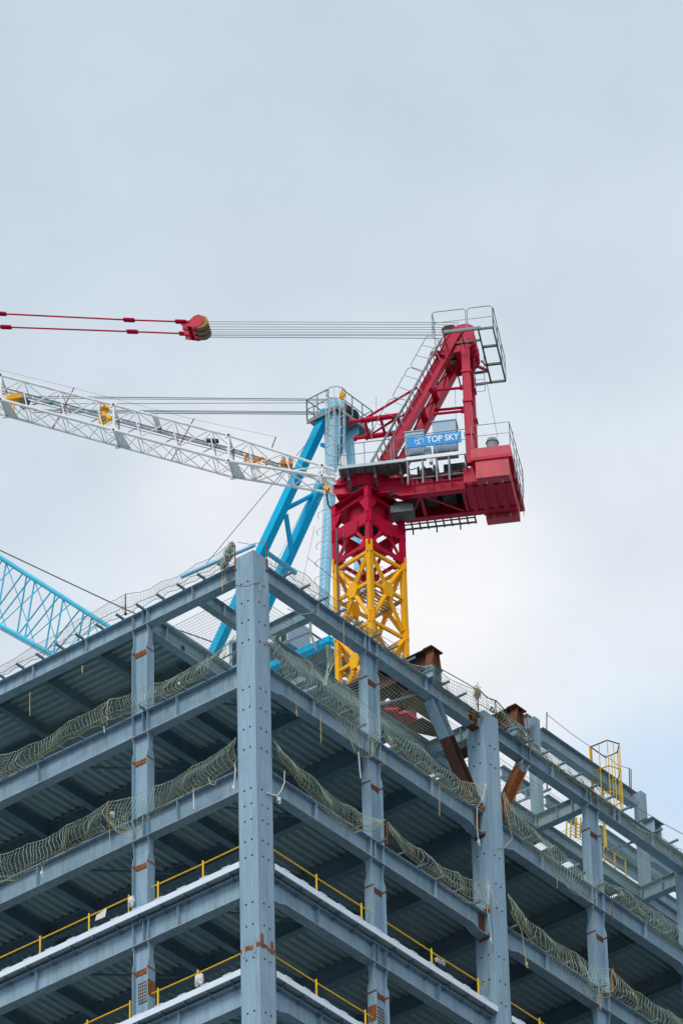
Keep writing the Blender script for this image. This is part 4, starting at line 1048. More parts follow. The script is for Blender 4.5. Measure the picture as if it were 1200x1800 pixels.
# caged ladder along the rear strut
lc0 = C2(590, 690, -1.25); lc1 = C2(588, 860, -1.15)
m = MB(); rr = 0.40
nb_ = 11
axd = (lc1-lc0)
for k in range(nb_):
    a_ = 2*math.pi*k/nb_ + 0.2
    o = V((math.cos(a_), math.sin(a_), 0))*rr
    m.tube([lc0+o, lc1+o], 0.016, 4)
for i in range(6):
    c = lc0.lerp(lc1, i/5); m.tube([c+V((math.cos(a_), math.sin(a_), 0))*rr for a_ in [2*math.pi*k/24 for k in range(25)]], 0.022, 5, False)
bpart('ladder_cage', m, 'lgalv')
m = MB()
for k in (-0.2, 0.2): m.tube([C2(584,700,-0.9)+Y_*k, C2(566,1075,-0.9)+Y_*k], 0.018, 5)
i = 0
while i < 60: c = C2(584,700,-0.9).lerp(C2(566,1075,-0.9), i/60); m.tube([c-Y_*0.2, c+Y_*0.2], 0.009, 4); i += 1.5
for y in (880, 905, 935, 960, 990, 1020, 1050):
    c = C2(584-(y-700)*0.048, y, -1.1); m.tube([c+V((-math.cos(a_)*0.34, math.sin(a_)*0.38, 0)) for a_ in [math.pi*(k/8-0.5) for k in range(9)]], 0.014, 4)
bpart('access_ladder', m, 'lgalv')
# top platform
zq = at(538,737,'x',O2.x-1.0).z
pc_ = at(592,712,'z',zq); pl_ = at(538,737.5,'z',zq); pr_ = at(654,758,'z',zq)
yl = pl_.y-pc_.y; xr = pr_.x-pc_.x
m = MB()
def pq(x, y, dz=0): return V((pc_.x+x, pc_.y+y, zq+dz))
m.box(pc_.x, pc_.x+0.95, pc_.y, pc_.y+yl, zq-0.06, zq)
m.box(pc_.x+0.952, pc_.x+xr, pc_.y-0.0, pc_.y+yl*0.42, zq-0.06, zq)
m.box(pc_.x+1.9, pc_.x+xr, pc_.y+yl*0.42+0.002, pc_.y+yl*1.0, zq-0.06, zq)
for i in range(5): y = pc_.y+0.15+i*yl/5; m.bar(pq(0.02, y-pc_.y, -0.1), pq(0.9, y-pc_.y, -0.1), 0.05, 0.08)
P_ = bpart('top_platform', m, 'grate')
m = MB(); m.bar(pq(0,0,-0.13), pq(0,yl,-0.13), 0.06, 0.12); m.bar(pq(0,0,-0.13), pq(xr,0,-0.13), 0.06, 0.12); m.bar(pq(0.03,yl*0.9,-0.15), pq(0.7,0.2,-0.5), 0.12, 0.12); bpart('platform_edge', m, 'galv', P_)
bpart('guard_rail', railing([pq(0.9,yl), pq(0,yl), pq(0,0.45)], 1.02, 0.03, 0.55), 'galv', P_)
bpart('guard_rail', railing([pq(0.35,0), pq(xr,0), pq(xr,yl*0.9)], 1.02, 0.028, 0.7), 'galv', P_)
m = MB(); hb = C2(596, 722, -0.2)
for k in (0, 0.35, 0.7): m.disc(hb+X_*k+Z_*0.0, X_, 0.42, 0.12, 24)
bpart('head_sheaves', m, 'dark')
m = MB()
for k in (-0.12, 0.85): m = MB(); m.prism([hb+X_*k+Y_*y+Z_*z_ for y, z_ in ((-0.2,0.45),(0.25,0.48),(0.5,0.1),(0.45,-0.8),(-0.25,-0.8),(-0.35,0.1))], X_*0.05); bpart('head_plate', m, 'lblue')
m = MB(); m.obox(hb-X_*0.3-Y_*-0.1, X_*0.12, Y_*0.16, Z_*0.45)
bpart('head_block', m, 'lblue')
m = MB(); c = C2(602, 694, -1.2); m.disc(c, X_, 0.13, 0.12, 12); m.tube([c, c+Z_*0.35], 0.02, 4); m.disc(c-Z_*0.06+Y_*0.03, X_, 0.15, 0.05, 12); bpart('warning_lamp', m, 'yel')
# luffing ropes to the left
for i, (ya_, yb_, dx) in enumerate(((702,698,-0.4),(704.5,701,-0.25),(708,711,0.0),(726,723,0.2),(728.5,726,0.35),(724,721,0.5))):
    m = MB(); m.tube([C2(60, yb_-1, dx), C2(592, ya_, dx)], 0.020 if i in (0,3,4) else 0.014, 5); bpart('luffing_rope', m, 'wire')
m = MB(); m.tube([C2(562,752,-0.9), C2(361,993,-0.9)], 0.016, 5); m.tube([C2(561,838,0.8), C2(480,1000,0.8)], 0.010, 4); m.tube([C2(553,925,0.9), C2(515,1100,0.9)], 0.010, 4); bpart('hoist_rope', m, 'wire')
m = MB(); pts = [C2(x, y, 0.0) for x, y in ((-500,800),(0,967),(110,1019),(225,1073),(287,1098),(375,1129))]; m.tube(pts, 0.030, 6); bpart('hoist_rope', m, 'rope')
# lattice jib going up to the left
BJ = bpart('jib', MB().bar(C2(262,1142,-0.6), C2(262,1142,0.7), 0.2, 0.2), 'blue')
def bt(x, dx): return C2(x, 979+(x)*0.636, dx)
def bb(x, dx): return C2(x, 1099+(x)*0.555, dx)
for f_ in (bt, bb):
    for dx in (-0.62, 0.66):
        off = V((0,0,0))
        m = MB(); a = f_(-560, -0.62)+X_*(dx+0.62); b = f_(258 if f_ is bt else 240, -0.62)+X_*(dx+0.62); m.tube([a, b], 0.095, 10); bpart('jib_chord', m, 'lblue' if dx > 0 else 'pblue', BJ)
def fj(f_, x, far): return f_(x, -0.62)+X_*(1.28 if far else 0)
for far in (0, 1):
    m = MB(); x = -550; k = 0
    while x < 225:
        m.tube([fj(bt, x+12, far), fj(bb, x-6, far)], 0.04, 5); m.tube([fj(bb, x-6, far), fj(bt, x+56, far)], 0.034, 5)
        x += 50
    bpart('side_lacing', m, 'pblue', BJ)
for f_ in (bt, bb):
    m = MB(); x = -550
    while x < 225:
        m.tube([fj(f_, x, 0), fj(f_, x+25, 1)], 0.028, 5); m.tube([fj(f_, x+25, 1), fj(f_, x+50, 0)], 0.028, 5); x += 50
    bpart('face_lacing', m, 'pblue', BJ)
m = MB(); x = -540
while x < 200: m.tube([fj(bt, x, 0), fj(bb, x+18, 1)], 0.024, 4); m.tube([fj(bt, x+30, 1), fj(bb, x-10, 0)], 0.024, 4); x += 50
bpart('cross_lacing', m, 'pblue', BJ)
# crane deck seen through the open top bays
def girder(a, b, w_, h_, mt='blue', name='deck_girder'): m = MB(); m.bar(a, b, w_, h_); return bpart(name, m, mt)
girder(C2(583,1125,-0.8), C2(330,1238,-0.8), 0.35, 0.26); girder(C2(610,1206,1.2), C2(500,1150,1.2)+X_*0, 0.3, 0.30)
a = C2(583,1125,-0.8); girder(a, a+X_*2.6, 0.30, 0.26)
m = MB(); c = C2(540,1120,0.2); m.box(a.x+0.2, a.x+2.2, a.y+0.3, a.y+7, a.z-0.1, a.z-0.05); bpart('deck_plate', m, 'grate')
a = C2(491,1118,-0.3); m = MB(); m.box(a.x, a.x+1.4, a.y-0.45, a.y+2.6, a.z-0.5, at(505,1079,'x',a.x).z); bpart('machinery_house', m, 'cab')
m = MB(); zh = at(505,1079,'x',a.x).z; 
for i in range(8): m.box(a.x-0.02, a.x, a.y-0.35+i*0.36, a.y-0.10+i*0.36, a.z-0.35, zh-0.15)
bpart('louvre_panels', m, 'dark')
m = MB(); n_ = -1.5
m.tube([C2(455,1108,n_), C2(532,1083,n_)], 0.07, 6)
for p in (((486,1118),(545,1093)), ((497,1130),(545,1111)), ((470,1128),(486,1118))): m.tube([C2(*p[0],n_), C2(*p[1],n_)], 0.045, 6)
m.tube([C2(485,1101,n_), C2(486,1122,n_)], 0.05, 6); m.tube([C2(545,1092,n_), C2(546,1114,n_)], 0.06, 6); m.tube([C2(546,1114,n_), C2(556,1143,n_)], 0.05, 6)
m.tube([C2(546,1093,n_), C2(546,1093,n_)+X_*1.2], 0.04, 6); m.tube([C2(546,1112,n_), C2(546,1112,n_)+X_*1.2], 0.05, 6)
m.tube([C2(400,1175,n_), C2(415,1145,n_), C2(330,1190,n_)], 0.04, 5)
bpart('guard_rail', m, 'galv')
# lattice tower of the blue crane down to the top deck
m = MB(); tx, ty = O2.x+0.2, O2.y+2.0; zt_ = C2(583,1125,-0.8).z-0.2
for i in (0, 1):
    for j in (0, 1): m.box(tx+i*1.8-0.1, tx+i*1.8+0.1, ty+j*1.8-0.1, ty+j*1.8+0.1, 1.15, zt_)
zz = 1.3
while zz < zt_-1.8:
    for a_, b_ in (((0,0),(1.8,0)),((1.8,0),(1.8,1.8)),((1.8,1.8),(0,1.8)),((0,1.8),(0,0))):
        m.tube([(tx+a_[0],ty+a_[1],zz),(tx+b_[0],ty+b_[1],zz+1.8)], 0.06, 6); m.tube([(tx+b_[0],ty+b_[1],zz),(tx+a_[0],ty+a_[1],zz+1.8)], 0.06, 6)
    zz += 1.8
bpart('tower_mast', m, 'lblue')

# ================================================================ red spreader frame on the top floor
t = thing('red_steel_frame', 'flat red steel frame lying in the open top bay beyond the second column', 'steel frame', (12, 3, 1.6))
m = MB(); z0 = 2.6
q = [at(x, y, 'z', z0) for x, y in ((676,1247),(700,1250),(694,1262),(690,1260))]
def slab(pxs, z, th): return MB().prism([at(x, y, 'z', z) for x, y in pxs], V((0,0,th)))
slab([(676,1248),(700,1248),(699,1255),(692,1262),(677,1256)], 2.6, 0.12).build('end_plate', M['red'], t)
slab([(693,1262),(700,1255),(716,1253),(749,1277),(712,1277)], 2.62, 0.10).build('side_plate', M['red'], t)
# plywood sheets and timber over the open bay, right of the mast
t = thing('plywood_platform', 'brown plywood sheets laid across beams in the top bay under the mast', 'platform', (11, 4, 3.2))
slab([(704,1219),(721,1213),(764,1228),(786,1262),(782,1285),(744,1260),(702,1232)], 2.0, 0.04).build('plywood_sheet', M['wood'], t)
slab([(671,1181),(690,1180),(735,1212),(716,1222),(690,1236),(671,1215)], 2.3, 0.03).build('rusty_sheet', M['brown'], t)
slab([(742,1262),(782,1284),(772,1297),(738,1290),(708,1276)], 2.1, 0.03).build('rusty_sheet', M['brown'], t)
slab([(700,1165),(720,1162),(745,1188),(735,1200)], 2.2, 0.03).build('rusty_sheet', M['brown'], t)

# ================================================================ nets
def resample(P, k):
    P = [V(p) for p in P]; ds = [0]
    for a, b in zip(P[:-1], P[1:]): ds.append(ds[-1]+(b-a).length)
    out = []; j = 0
    for i in range(k+1):
        s = ds[-1]*i/k
        while j < len(P)-2 and ds[j+1] < s: j += 1
        t = (s-ds[j])/max(1e-6, ds[j+1]-ds[j]); out.append(P[j].lerp(P[j+1], min(1, t)))
    return out
def net(label, side, up, lo, ou=0.12, ol=-0.10, bulge=0.25, sag=0.0, mesh=0.125, r=0.0060, mt='net', rope=True, seed=1, nv=None, slack=0.55, group='safety nets draped along the open floors'):
    rnd = random.Random(seed); ax = 'x' if side == 'L' else 'y'
    U = [at(x, y, ax, ou) for x, y in up]; Lo = [at(x, y, ax, ol) for x, y in lo]
    ln = sum((b-a).length for a, b in zip(U[:-1], U[1:])); nu = max(8, int(ln/mesh))
    U = resample(U, nu); Lo = resample(Lo, nu)
    wd = sum((a-b).length for a, b in zip(U, Lo))/(nu+1)
    nv = nv or max(5, int(wd*1.25/mesh))
    bulge *= 0.55; outd = V((-1,0,0)) if side == 'L' else V((0,-1,0)); al = V((0,1,0)) if side == 'L' else V((1,0,0))
    ph = [rnd.uniform(0, 6.28) for _ in range(8)]; fr = [rnd.uniform(1.5, 7) for _ in range(4)]
    G = []
    for i in range(nu+1):
        t = i/nu; row = []; ties = max(1, round(ln/1.9)); scal = abs(math.sin(math.pi*t*ties))**0.8*0.10
        env = 0.6+0.25*math.sin(fr[0]*t*3.1+ph[0])+0.15*math.sin(fr[1]*t*9+ph[1])
        drag = slack*(math.sin(fr[2]*t*2.2+ph[2])*0.5+0.25*math.sin(fr[3]*4*t+ph[3]))
        for j in range(nv+1):
            v = j/nv; s_ = math.sin(math.pi*v)
            # mesh bunches towards the lower rope
            vv = v**0.85
            p = U[i].lerp(Lo[i], vv)
            p = p + outd*(bulge*s_*env) - Z_*(sag*s_*env) + al*(drag*s_*0.45)
            p = p - Z_*scal*(1-v)
            q_ = mnoise.noise_vector(p*0.9+V((seed,0,0))); q2 = mnoise.noise_vector(p*2.6)
            p = p + (al*(q_.x*0.28+q2.x*0.04) + Z_*(q_.z*0.08+q2.z*0.03) + outd*(abs(q_.y)*0.22+q2.y*0.03))*(0.25+0.9*s_)
            p = p + V((rnd.uniform(-1,1), rnd.uniform(-1,1), rnd.uniform(-1,1)))*0.012
            row.append(p)
        G.append(row)
    m = MB()
    for j in range(1, nv): m.tube([G[i][j] for i in range(nu+1)], r, 3, False)
    for i in range(nu+1): m.tube(G[i], r, 3, False)
    t_ = thing('safety_net', label, 'safety net', G[nu//2][nv], group)
    m.build('mesh', M[mt], t_)
    if rope:
        e = MB(); e.tube([G[i][0] for i in range(nu+1)], 0.014, 4, False); e.build('edge_rope', M['net'], t_)
        e = MB(); e.tube([G[i][nv]-Z_*0.04*math.sin(i*0.9) for i in range(nu+1)], 0.016, 4, False)
        e.tube([G[i][max(0,nv-2)]+outd*0.02 for i in range(nu+1)], 0.012, 4, False)
        e.build('edge_rope', M['hemp'], t_)
    return t_
# left face
net('faint net fence above the left roof edge, left of the thin rusty post', 'L', [(-20,1180),(60,1135),(140,1088),(190,1058),(221,1045)], [(-20,1200),(60,1160),(120,1130),(190,1094),(221,1080)], 0.0, 0.3, 0.10, 0.05, 0.105, 0.0042, 'veil', seed=3)
net('faint net fence above the left roof edge, between the rusty post and the corner column', 'L', [(221,1044),(270,1030),(340,995),(380,972),(410,952)], [(221,1079),(280,1052),(340,1022),(413,990)], 0.0, 0.3, 0.10, 0.05, 0.105, 0.0042, 'veil', seed=4)
net('net draped on the second beam of the left face, lying left of the H column', 'L', [(-20,1328),(30,1318),(75,1299),(130,1262),(192,1230)], [(-20,1385),(40,1352),(100,1315),(150,1285),(192,1266)], 0.0, -0.12, 0.28, 0.10, 0.14, seed=5)
net('net draped on the left side second beam, in front of the H column', 'L', [(192,1230),(233,1216),(300,1190),(350,1165),(392,1135),(412,1118)], [(192,1266),(233,1252),(290,1228),(340,1198),(367,1184),(400,1150)], 0.0, -0.10, 0.25, 0.12, 0.14, seed=6)
net('open meshed net on the third beam of the left face, left of the rusty post', 'L', [(-20,1505),(40,1487),(85,1468),(140,1438),(190,1409)], [(-20,1556),(30,1545),(85,1515),(140,1482),(188,1458)], 0.0, -0.12, 0.30, 0.14, 0.15, 0.0064, seed=7)
net('open meshed net on the left side third beam, between post and corner column', 'L', [(193,1409),(235,1396),(290,1375),(330,1352),(375,1325),(416,1297)], [(193,1448),(210,1466),(235,1470),(280,1425),(330,1394),(380,1368),(414,1340)], 0.0, -0.10, 0.26, 0.12, 0.15, 0.0064, seed=8)
# right face
net('green net falling from the corner column across the second beam of the right face', 'R', [(477,1118),(500,1140),(545,1165),(600,1200),(640,1235),(668,1262)], [(480,1150),(505,1195),(545,1225),(590,1262),(625,1325),(650,1333),(668,1300)], -0.05, -0.20, 0.28, 0.12, 0.15, 0.0056, seed=9)
net('green net on the right side second beam, just left of the second box column', 'R', [(672,1265),(705,1292),(740,1312),(770,1340),(810,1370),(854,1378)], [(672,1290),(690,1320),(730,1350),(770,1382),(810,1408),(848,1420)], -0.02, -0.18, 0.28, 0.10, 0.14, 0.0056, seed=10)
net('curtain like net right of the corner column above the right side third beam', 'R', [(481,1303),(525,1345),(560,1375),(600,1410),(640,1430),(678,1442)], [(487,1325),(510,1360),(545,1400),(580,1435),(620,1462),(650,1462),(676,1448)], -0.02, -0.15, 0.24, 0.10, 0.14, 0.0056, seed=11)
net('net on the third beam of the right face, reaching the second box column', 'R', [(680,1444),(715,1475),(745,1497),(780,1523),(815,1540),(862,1553)], [(682,1456),(705,1492),(740,1525),(780,1560),(820,1588),(862,1600)], -0.02, -0.15, 0.24, 0.08, 0.14, 0.0056, seed=12)
net('bunched net beyond the second box column, on the second beam of the right face', 'R', [(886,1392),(905,1425),(935,1455),(975,1485),(1010,1520),(1045,1545)], [(890,1445),(915,1478),(945,1505),(975,1535),(1000,1565),(1045,1590)], -0.02, -0.20, 0.28, 0.14, 0.14, 0.0056, seed=13)
net('bunched net on the second beam of the right face, right of the second H column', 'R', [(1047,1540),(1090,1558),(1130,1585),(1170,1612),(1215,1640)], [(1047,1560),(1075,1575),(1105,1600),(1150,1640),(1215,1685)], -0.02, -0.15, 0.26, 0.10, 0.14, 0.0056, seed=14)
net('net beyond the second box column, on the third beam of the right face', 'R', [(893,1572),(925,1612),(965,1645),(1005,1670),(1040,1694),(1072,1704)], [(897,1605),(920,1640),(960,1680),(1005,1722),(1035,1752),(1072,1752)], -0.02, -0.18, 0.26, 0.08, 0.15, 0.0064, seed=15)
net('net on the third beam of the right face, running out at the lower right corner', 'R', [(1076,1706),(1110,1735),(1150,1762),(1190,1785),(1225,1800)], [(1076,1745),(1100,1765),(1140,1795),(1190,1822),(1225,1845)], -0.02, -0.15, 0.24, 0.08, 0.15, 0.0064, seed=16)
# nets along the right roof edge
net('thin net over the right roof edge beside the corner column', 'R', [(470,968),(500,985),(545,1015),(600,1062)], [(474,1000),(510,1022),(555,1052),(600,1085)], 0.0, 0.3, 0.12, 0.05, 0.13, 0.006, 'net', seed=17)
net('thin net slumped over the right roof edge below the yellow mast', 'R', [(600,1068),(660,1112),(720,1165),(760,1170)], [(600,1082),(655,1122),(690,1160),(740,1192)], -0.05, -0.15, 0.20, 0.12, 0.13, 0.0065, 'netd', seed=18)
net('fine net fence between the rusty tapered beam end and the tied post', 'R', [(757,1168),(790,1190),(838,1213)], [(757,1205),(790,1236),(838,1262)], 0.0, 0.1, 0.10, 0.16, 0.12, 0.007, 'netd', seed=19)
net('yellowish net strung past the second box column along the roof edge', 'R', [(842,1213),(868,1232),(900,1262),(940,1305),(980,1335)], [(842,1258),(866,1262),(900,1290),(940,1325),(980,1360)], 0.0, 0.1, 0.12, 0.03, 0.11, 0.0085, 'net', seed=20)
net('thin net along the far right roof edge below the yellow ladder cage', 'R', [(980,1335),(1020,1360),(1060,1395),(1100,1438),(1130,1455),(1215,1500)], [(980,1358),(1020,1382),(1060,1415),(1100,1448),(1130,1475),(1215,1530)], 0.1, 0.2, 0.12, 0.06, 0.13, 0.0075, 'net', seed=21)
# large horizontal nets sagging under the top level bays
def hnet(label, side, c, nu, nv, sag, r=0.0048, mt='netd'):
    A, B_, C_, D_ = [V(p) for p in c]; m = MB(); G = []
    rnd = random.Random(nu)
    for i in range(nu+1):
        row = []
        for j in range(nv+1):
            u, v = i/nu, j/nv
            p = A.lerp(B_, u).lerp(D_.lerp(C_, u), v) - Z_*sag*math.sin(math.pi*u)*math.sin(math.pi*v)*(1+0.15*math.sin(7*u))
            row.append(p)
        G.append(row)
    for j in range(nv+1): m.tube([G[i][j] for i in range(nu+1)], r*(2 if j in (0, nv) else 1), 3, False)
    for i in range(nu+1): m.tube(G[i], r*(2 if i in (0, nu) else 1), 3, False)
    t = thing('sagging_net', label, 'safety net', G[nu//2][nv//2], 'horizontal nets under the floors'); m.build('mesh', M[mt], t)
hnet('wide dark net sagging under the top deck left of the H column', 'L', [(0.75,5.9,0.30),(0.75,12.2,0.30),(5.6,12.2,0.30),(5.6,5.9,0.30)], 46, 36, 0.9)
hnet('net stretched under the open corner bay behind the corner column', 'L', [(0.9,1.0,0.35),(0.9,5.0,0.35),(6.0,5.0,0.35),(6.0,1.0,0.35)], 32, 40, 0.35)
hnet('net sagging across the top bay between the H column and the second box column', 'R', [(7.3,0.7,0.3),(12.8,0.7,0.3),(12.8,2.6,0.3),(7.3,2.6,0.3)], 44, 16, 0.35, mt='net')
hnet('net sagging across the top bay right of the second box column', 'R', [(14.2,0.8,0.3),(19.2,0.8,0.3),(19.2,2.6,0.3),(14.2,2.6,0.3)], 40, 16, 0.45, mt='net')
hnet('net under the top bay at the right edge of the frame', 'R', [(20.2,0.8,0.3),(25.4,0.8,0.3),(25.4,2.6,0.3),(20.2,2.6,0.3)], 40, 16, 0.4, mt='net')
hnet('dark net sagging under the second floor beyond the second box column', 'R', [(14.0,0.8,-4.05),(19.2,0.8,-4.05),(19.2,4.5,-4.05),(14.0,4.5,-4.05)], 42, 30, 0.9)
hnet('dark net under the second floor at the right edge', 'R', [(20.3,0.8,-4.05),(25.5,0.8,-4.05),(25.5,4.5,-4.05),(20.3,4.5,-4.05)], 42, 30, 0.9)
# vertical bunch of net hanging in the first right bay
m = MB()
for k in range(9):
    x = 582+random.uniform(-7,7); a = at(575+random.uniform(-4,16), 1133, 'y', 0.35); b = at(x, 1165, 'y', 0.5); c = at(571+random.uniform(-5,5), 1205, 'y', 0.4)
    m.tube([a, b, c], 0.012, 4)
tag(m.build('hanging_net_bunch', M['net']), 'twisted hank of green net hanging in the first top bay of the right face', 'net')
m = MB(); rnd = random.Random(5)
for k in range(260):
    t9 = rnd.random(); c9 = at(391+19*t9, 998-42*t9, 'x', -0.02); rad9 = 0.04+0.085*math.sin(math.pi*min(1, t9*0.9+0.1)); p = []
    for q in range(4): p.append(c9+V((rnd.gauss(0,0.7), rnd.gauss(0,0.7), rnd.gauss(0,1.1)))*rad9)
    m.tube(p, 0.010, 3)
tag(m.build('net_bundle', M['veil']), 'crumpled bundle of green net tied to the post at the top of the corner column', 'net')
m = MB()
for k in range(90):
    c9 = at(838.5+rnd.gauss(0,1.6), 1219+rnd.gauss(0,4), 'y', 0.1); p = []
    for q in range(4): p.append(c9+V((rnd.gauss(0,.05), rnd.gauss(0,.05), rnd.gauss(0,.06))))
    m.tube(p, 0.012, 3)
tag(m.build('rope_knot', M['hemp']), 'tangled knot of yellow rope on the post just left of the second box column', 'rope')

# ================================================================ posts, pipes and ropes
def single(name, mb, mt, lab, cat, grp=None): return tag(mb.build(name, M[mt]), lab, cat, grp)
def post(pa, pb, side, off, mt, lab, r=0.025, grp='rusty posts holding the nets'):
    ax = 'x' if side == 'L' else 'y'; m = MB(); a = at(*pa, ax, off); b = at(*pb, ax, off)
    m.tube([a, b], r, 6); m.tube([b, b-Z_*0.06], r*2.2, 8); single('net_post', m, mt, lab, 'post', grp)
post((221,1044),(221,1078),'L',0.1,'rust','thin rusty post on the left roof edge beside the H column')
post((413,958),(413,1000),'L',-0.02,'orust','rusty post at the left edge of the corner column top')
post((468.5,952),(469.5,1002),'R',-0.03,'rust','thin rusty post with a hook at the right edge of the corner column top', 0.022)
post((190.5,1408),(191,1452),'L',0.05,'orust','orange rusty post on the third beam of the left face', 0.03)
post((839,1222),(841,1258),'R',0.1,'rust','post wrapped with yellow rope just left of the second box column')
post((870,1232),(872,1262),'R',0.1,'rust','bent rusty post with a ring on top of the second box column', 0.03)
post((680,1445),(680,1483),'R',0.05,'orust','orange rusty post on the third beam of the right face by the H column', 0.03)
post((1076,1702),(1076,1742),'R',0.05,'orust','thick orange post on the third beam near the lower right corner', 0.045)
post((923,1250),(928,1286),'R',2.5,'rust','leaning thin rusty rod left of the set back column', 0.02)
post((960.5,1252),(960,1286),'R',2.9,'rust','upright thin rusty rod right of the set back column', 0.022)
post((1105,1350),(1106,1392),'R',2.9,'rust','thin rusty rod near the end of the set back roof beam', 0.022)
m = MB(); m.tube([at(319,1014,'x',0.05), at(448,958,'x',0.05)], 0.075, 10); single('scaffold_pipe', m, 'lblue', 'pale green pipe leaning on top of the corner column under the net bundle', 'pipe')
m = MB(); m.ring(at(865,1248,'y',0.1), V((0,1,0)), 0.10, 0.03, 16); single('iron_ring', m, 'rust', 'rusty ring lying on the top of the second box column', 'ring')
def rope_line(pts, side, off, lab, mt='hemp', r=0.016, knot=False, name='hanging_rope', grp='short ropes hanging from the nets'):
    ax = 'x' if side == 'L' else 'y'; m = MB(); P = [at(x, y, ax, off) for x, y in pts]; m.tube(P, r, 5)
    if knot: m.tube([P[-1]+Z_*0.15, P[-1]], r*2.6, 6); m.tube([P[-1], P[-1]-Z_*0.08+V((0.03,-0.03,0))], r*1.6, 5)
    single(name, m, mt, lab, 'rope', grp)
rope_line([(394,1001),(400,1016),(413,1028),(425,1031),(436,1030),(446,1026),(455,1025)], 'R', -0.04, 'slack grey brown rope looped across the top of the corner column', 'wood', 0.016)
rope_line([(391,1006),(391,1040)], 'L', 0.1, 'yellow rope end hanging left of the corner column top', r=0.013)
rope_line([(396,1005),(396,1023)], 'L', 0.1, 'shorter yellow rope end beside the corner column top', r=0.012)
rope_line([(455,1026),(457,1038)], 'R', -0.03, 'white rag end hanging from a bolt hole near the top of the corner column', 'cloth', 0.016)
rope_line([(484,1118),(471,1127),(459,1127)], 'R', -0.04, 'twine tied to the right side of the corner column', 'cloth', 0.012)
rope_line([(412,1341),(414,1352),(411,1388)], 'L', -0.03, 'white rope tail with knot left of the corner column', 'cloth', 0.022, True)
rope_line([(500,1355),(500,1375),(494,1390),(487,1399)], 'R', -0.05, 'rope tied from the third beam net to the corner column', 'cloth', 0.018)
rope_line([(470,1394),(478,1397),(487,1399),(487,1402),(490,1409)], 'R', -0.05, 'white cloth knot on the right edge of the corner column', 'cloth', 0.03, True)
rope_line([(508,1205),(514,1228),(521,1242),(521,1256)], 'R', 0.1, 'rope with knot hanging from the second beam right of the corner column', r=0.013, knot=True)
rope_line([(563.5,1256),(564,1306)], 'R', 0.12, 'straight tan rope hanging below the second beam in the first right bay', r=0.018)
rope_line([(630,1322),(632,1350),(634,1368)], 'R', 0.1, 'white rope end hanging left of the first H column', 'cloth', 0.026)
rope_line([(674,1322),(674,1345)], 'R', 0.1, 'thin rope hanging right of the first H column', r=0.012)
rope_line([(772,1383),(772,1434)], 'R', 0.1, 'long straight white rope under the second beam before the box column', r=0.018)
rope_line([(853,1378),(849,1400),(838,1420),(838,1455),(841,1483)], 'R', -0.05, 'rope tied to the second box column with white tail', 'cloth', 0.018, True)
rope_line([(858,1555),(856,1600),(862,1640),(862,1655)], 'R', -0.04, 'rope tail with frayed knot on the second box column', 'cloth', 0.015, True)
rope_line([(882,1393),(891,1430),(900,1474),(884,1492),(876,1490)], 'R', -0.06, 'yellow rope tied around the right side of the second box column', r=0.018)
rope_line([(893,1574),(917,1640),(925,1698)], 'R', 0.0, 'yellow rope tail right of the second box column over the third beam', r=0.018, knot=True)
rope_line([(1052,1735),(1055,1775)], 'R', 0.0, 'yellow rope tail by the third beam near the lower right corner', r=0.028)
rope_line([(978,1540),(979,1562)], 'R', 0.1, 'thin rope below the second beam beyond the box column', r=0.012)
rope_line([(1074,1575),(1075,1617)], 'R', 0.1, 'orange rope tail under the second beam right of the second H column', 'orust', 0.02)
rope_line([(145,1170),(145,1183)], 'L', 0.3, 'short rope end under the left roof beam', r=0.02)
rope_line([(53,1217),(53,1258)], 'L', 0.3, 'thin rope hanging under the left roof beam', r=0.014)
rope_line([(183,1276),(184,1288)], 'L', 0.0, 'short white rope end on the second beam of the left face', 'cloth', 0.02)
rope_line([(340,1385),(341,1422)], 'L', 0.0, 'white rope end hanging over the third beam of the left face', 'cloth', 0.022)
rope_line([(366,1367),(370,1378),(377,1380),(381,1370)], 'L', -0.02, 'small rope loop under the net left of the corner column', 'cloth', 0.016)
rope_line([(193,1452),(193,1490)], 'L', 0.0, 'thin rope below the orange post of the left face', r=0.014)
rope_line([(75,1524),(74,1538)], 'L', 0.0, 'white rope tag on the third beam near the left frame edge', 'cloth', 0.022, True)
rope_line([(190,1232),(188,1275)], 'L', -0.05, 'rope tie pulling the net down on the second beam of the left face', r=0.016)
rope_line([(604,1091),(604,1130),(605,1135)], 'R', 0.1, 'thin rope hanging over the right roof beam', r=0.012)
rope_line([(505,1070),(530,1080),(545,1078),(553,1070)], 'R', 0.15, 'slack rope loop under the right roof beam', r=0.014)
rope_line([(755,1165),(800,1190),(838,1212)], 'R', 0.05, 'safety line from the tapered beam end to the tied post', 'rope', 0.018, name='safety_line', grp='safety lines strung along the roof edge')
rope_line([(842,1213),(855,1226),(872,1232),(890,1252),(915,1285),(945,1315)], 'R', 0.05, 'dark safety line running over the second box column', 'rope', 0.024, name='safety_line', grp='safety lines strung along the roof edge')
rope_line([(961,1256),(1000,1287),(1037,1313)], 'R', 2.9, 'thin wire from the upright rod down to the ladder cage', 'wire', 0.012, name='safety_line', grp='safety lines strung along the roof edge')
rope_line([(1062,1327),(1085,1345),(1105,1351)], 'R', 2.9, 'thin wire from the ladder cage to the rod on the right', 'wire', 0.012, name='safety_line', grp='safety lines strung along the roof edge')
rope_line([(1120,1420),(1160,1445),(1210,1472)], 'R', 1.0, 'thin wire leaving the frame at the right roof edge', 'wire', 0.014, name='safety_line', grp='safety lines strung along the roof edge')
rope_line([(418,953),(440,957),(466,953)], 'R', -0.02, 'thin wire across the top of the corner column', 'wire', 0.010, name='safety_line', grp='safety lines strung along the roof edge')
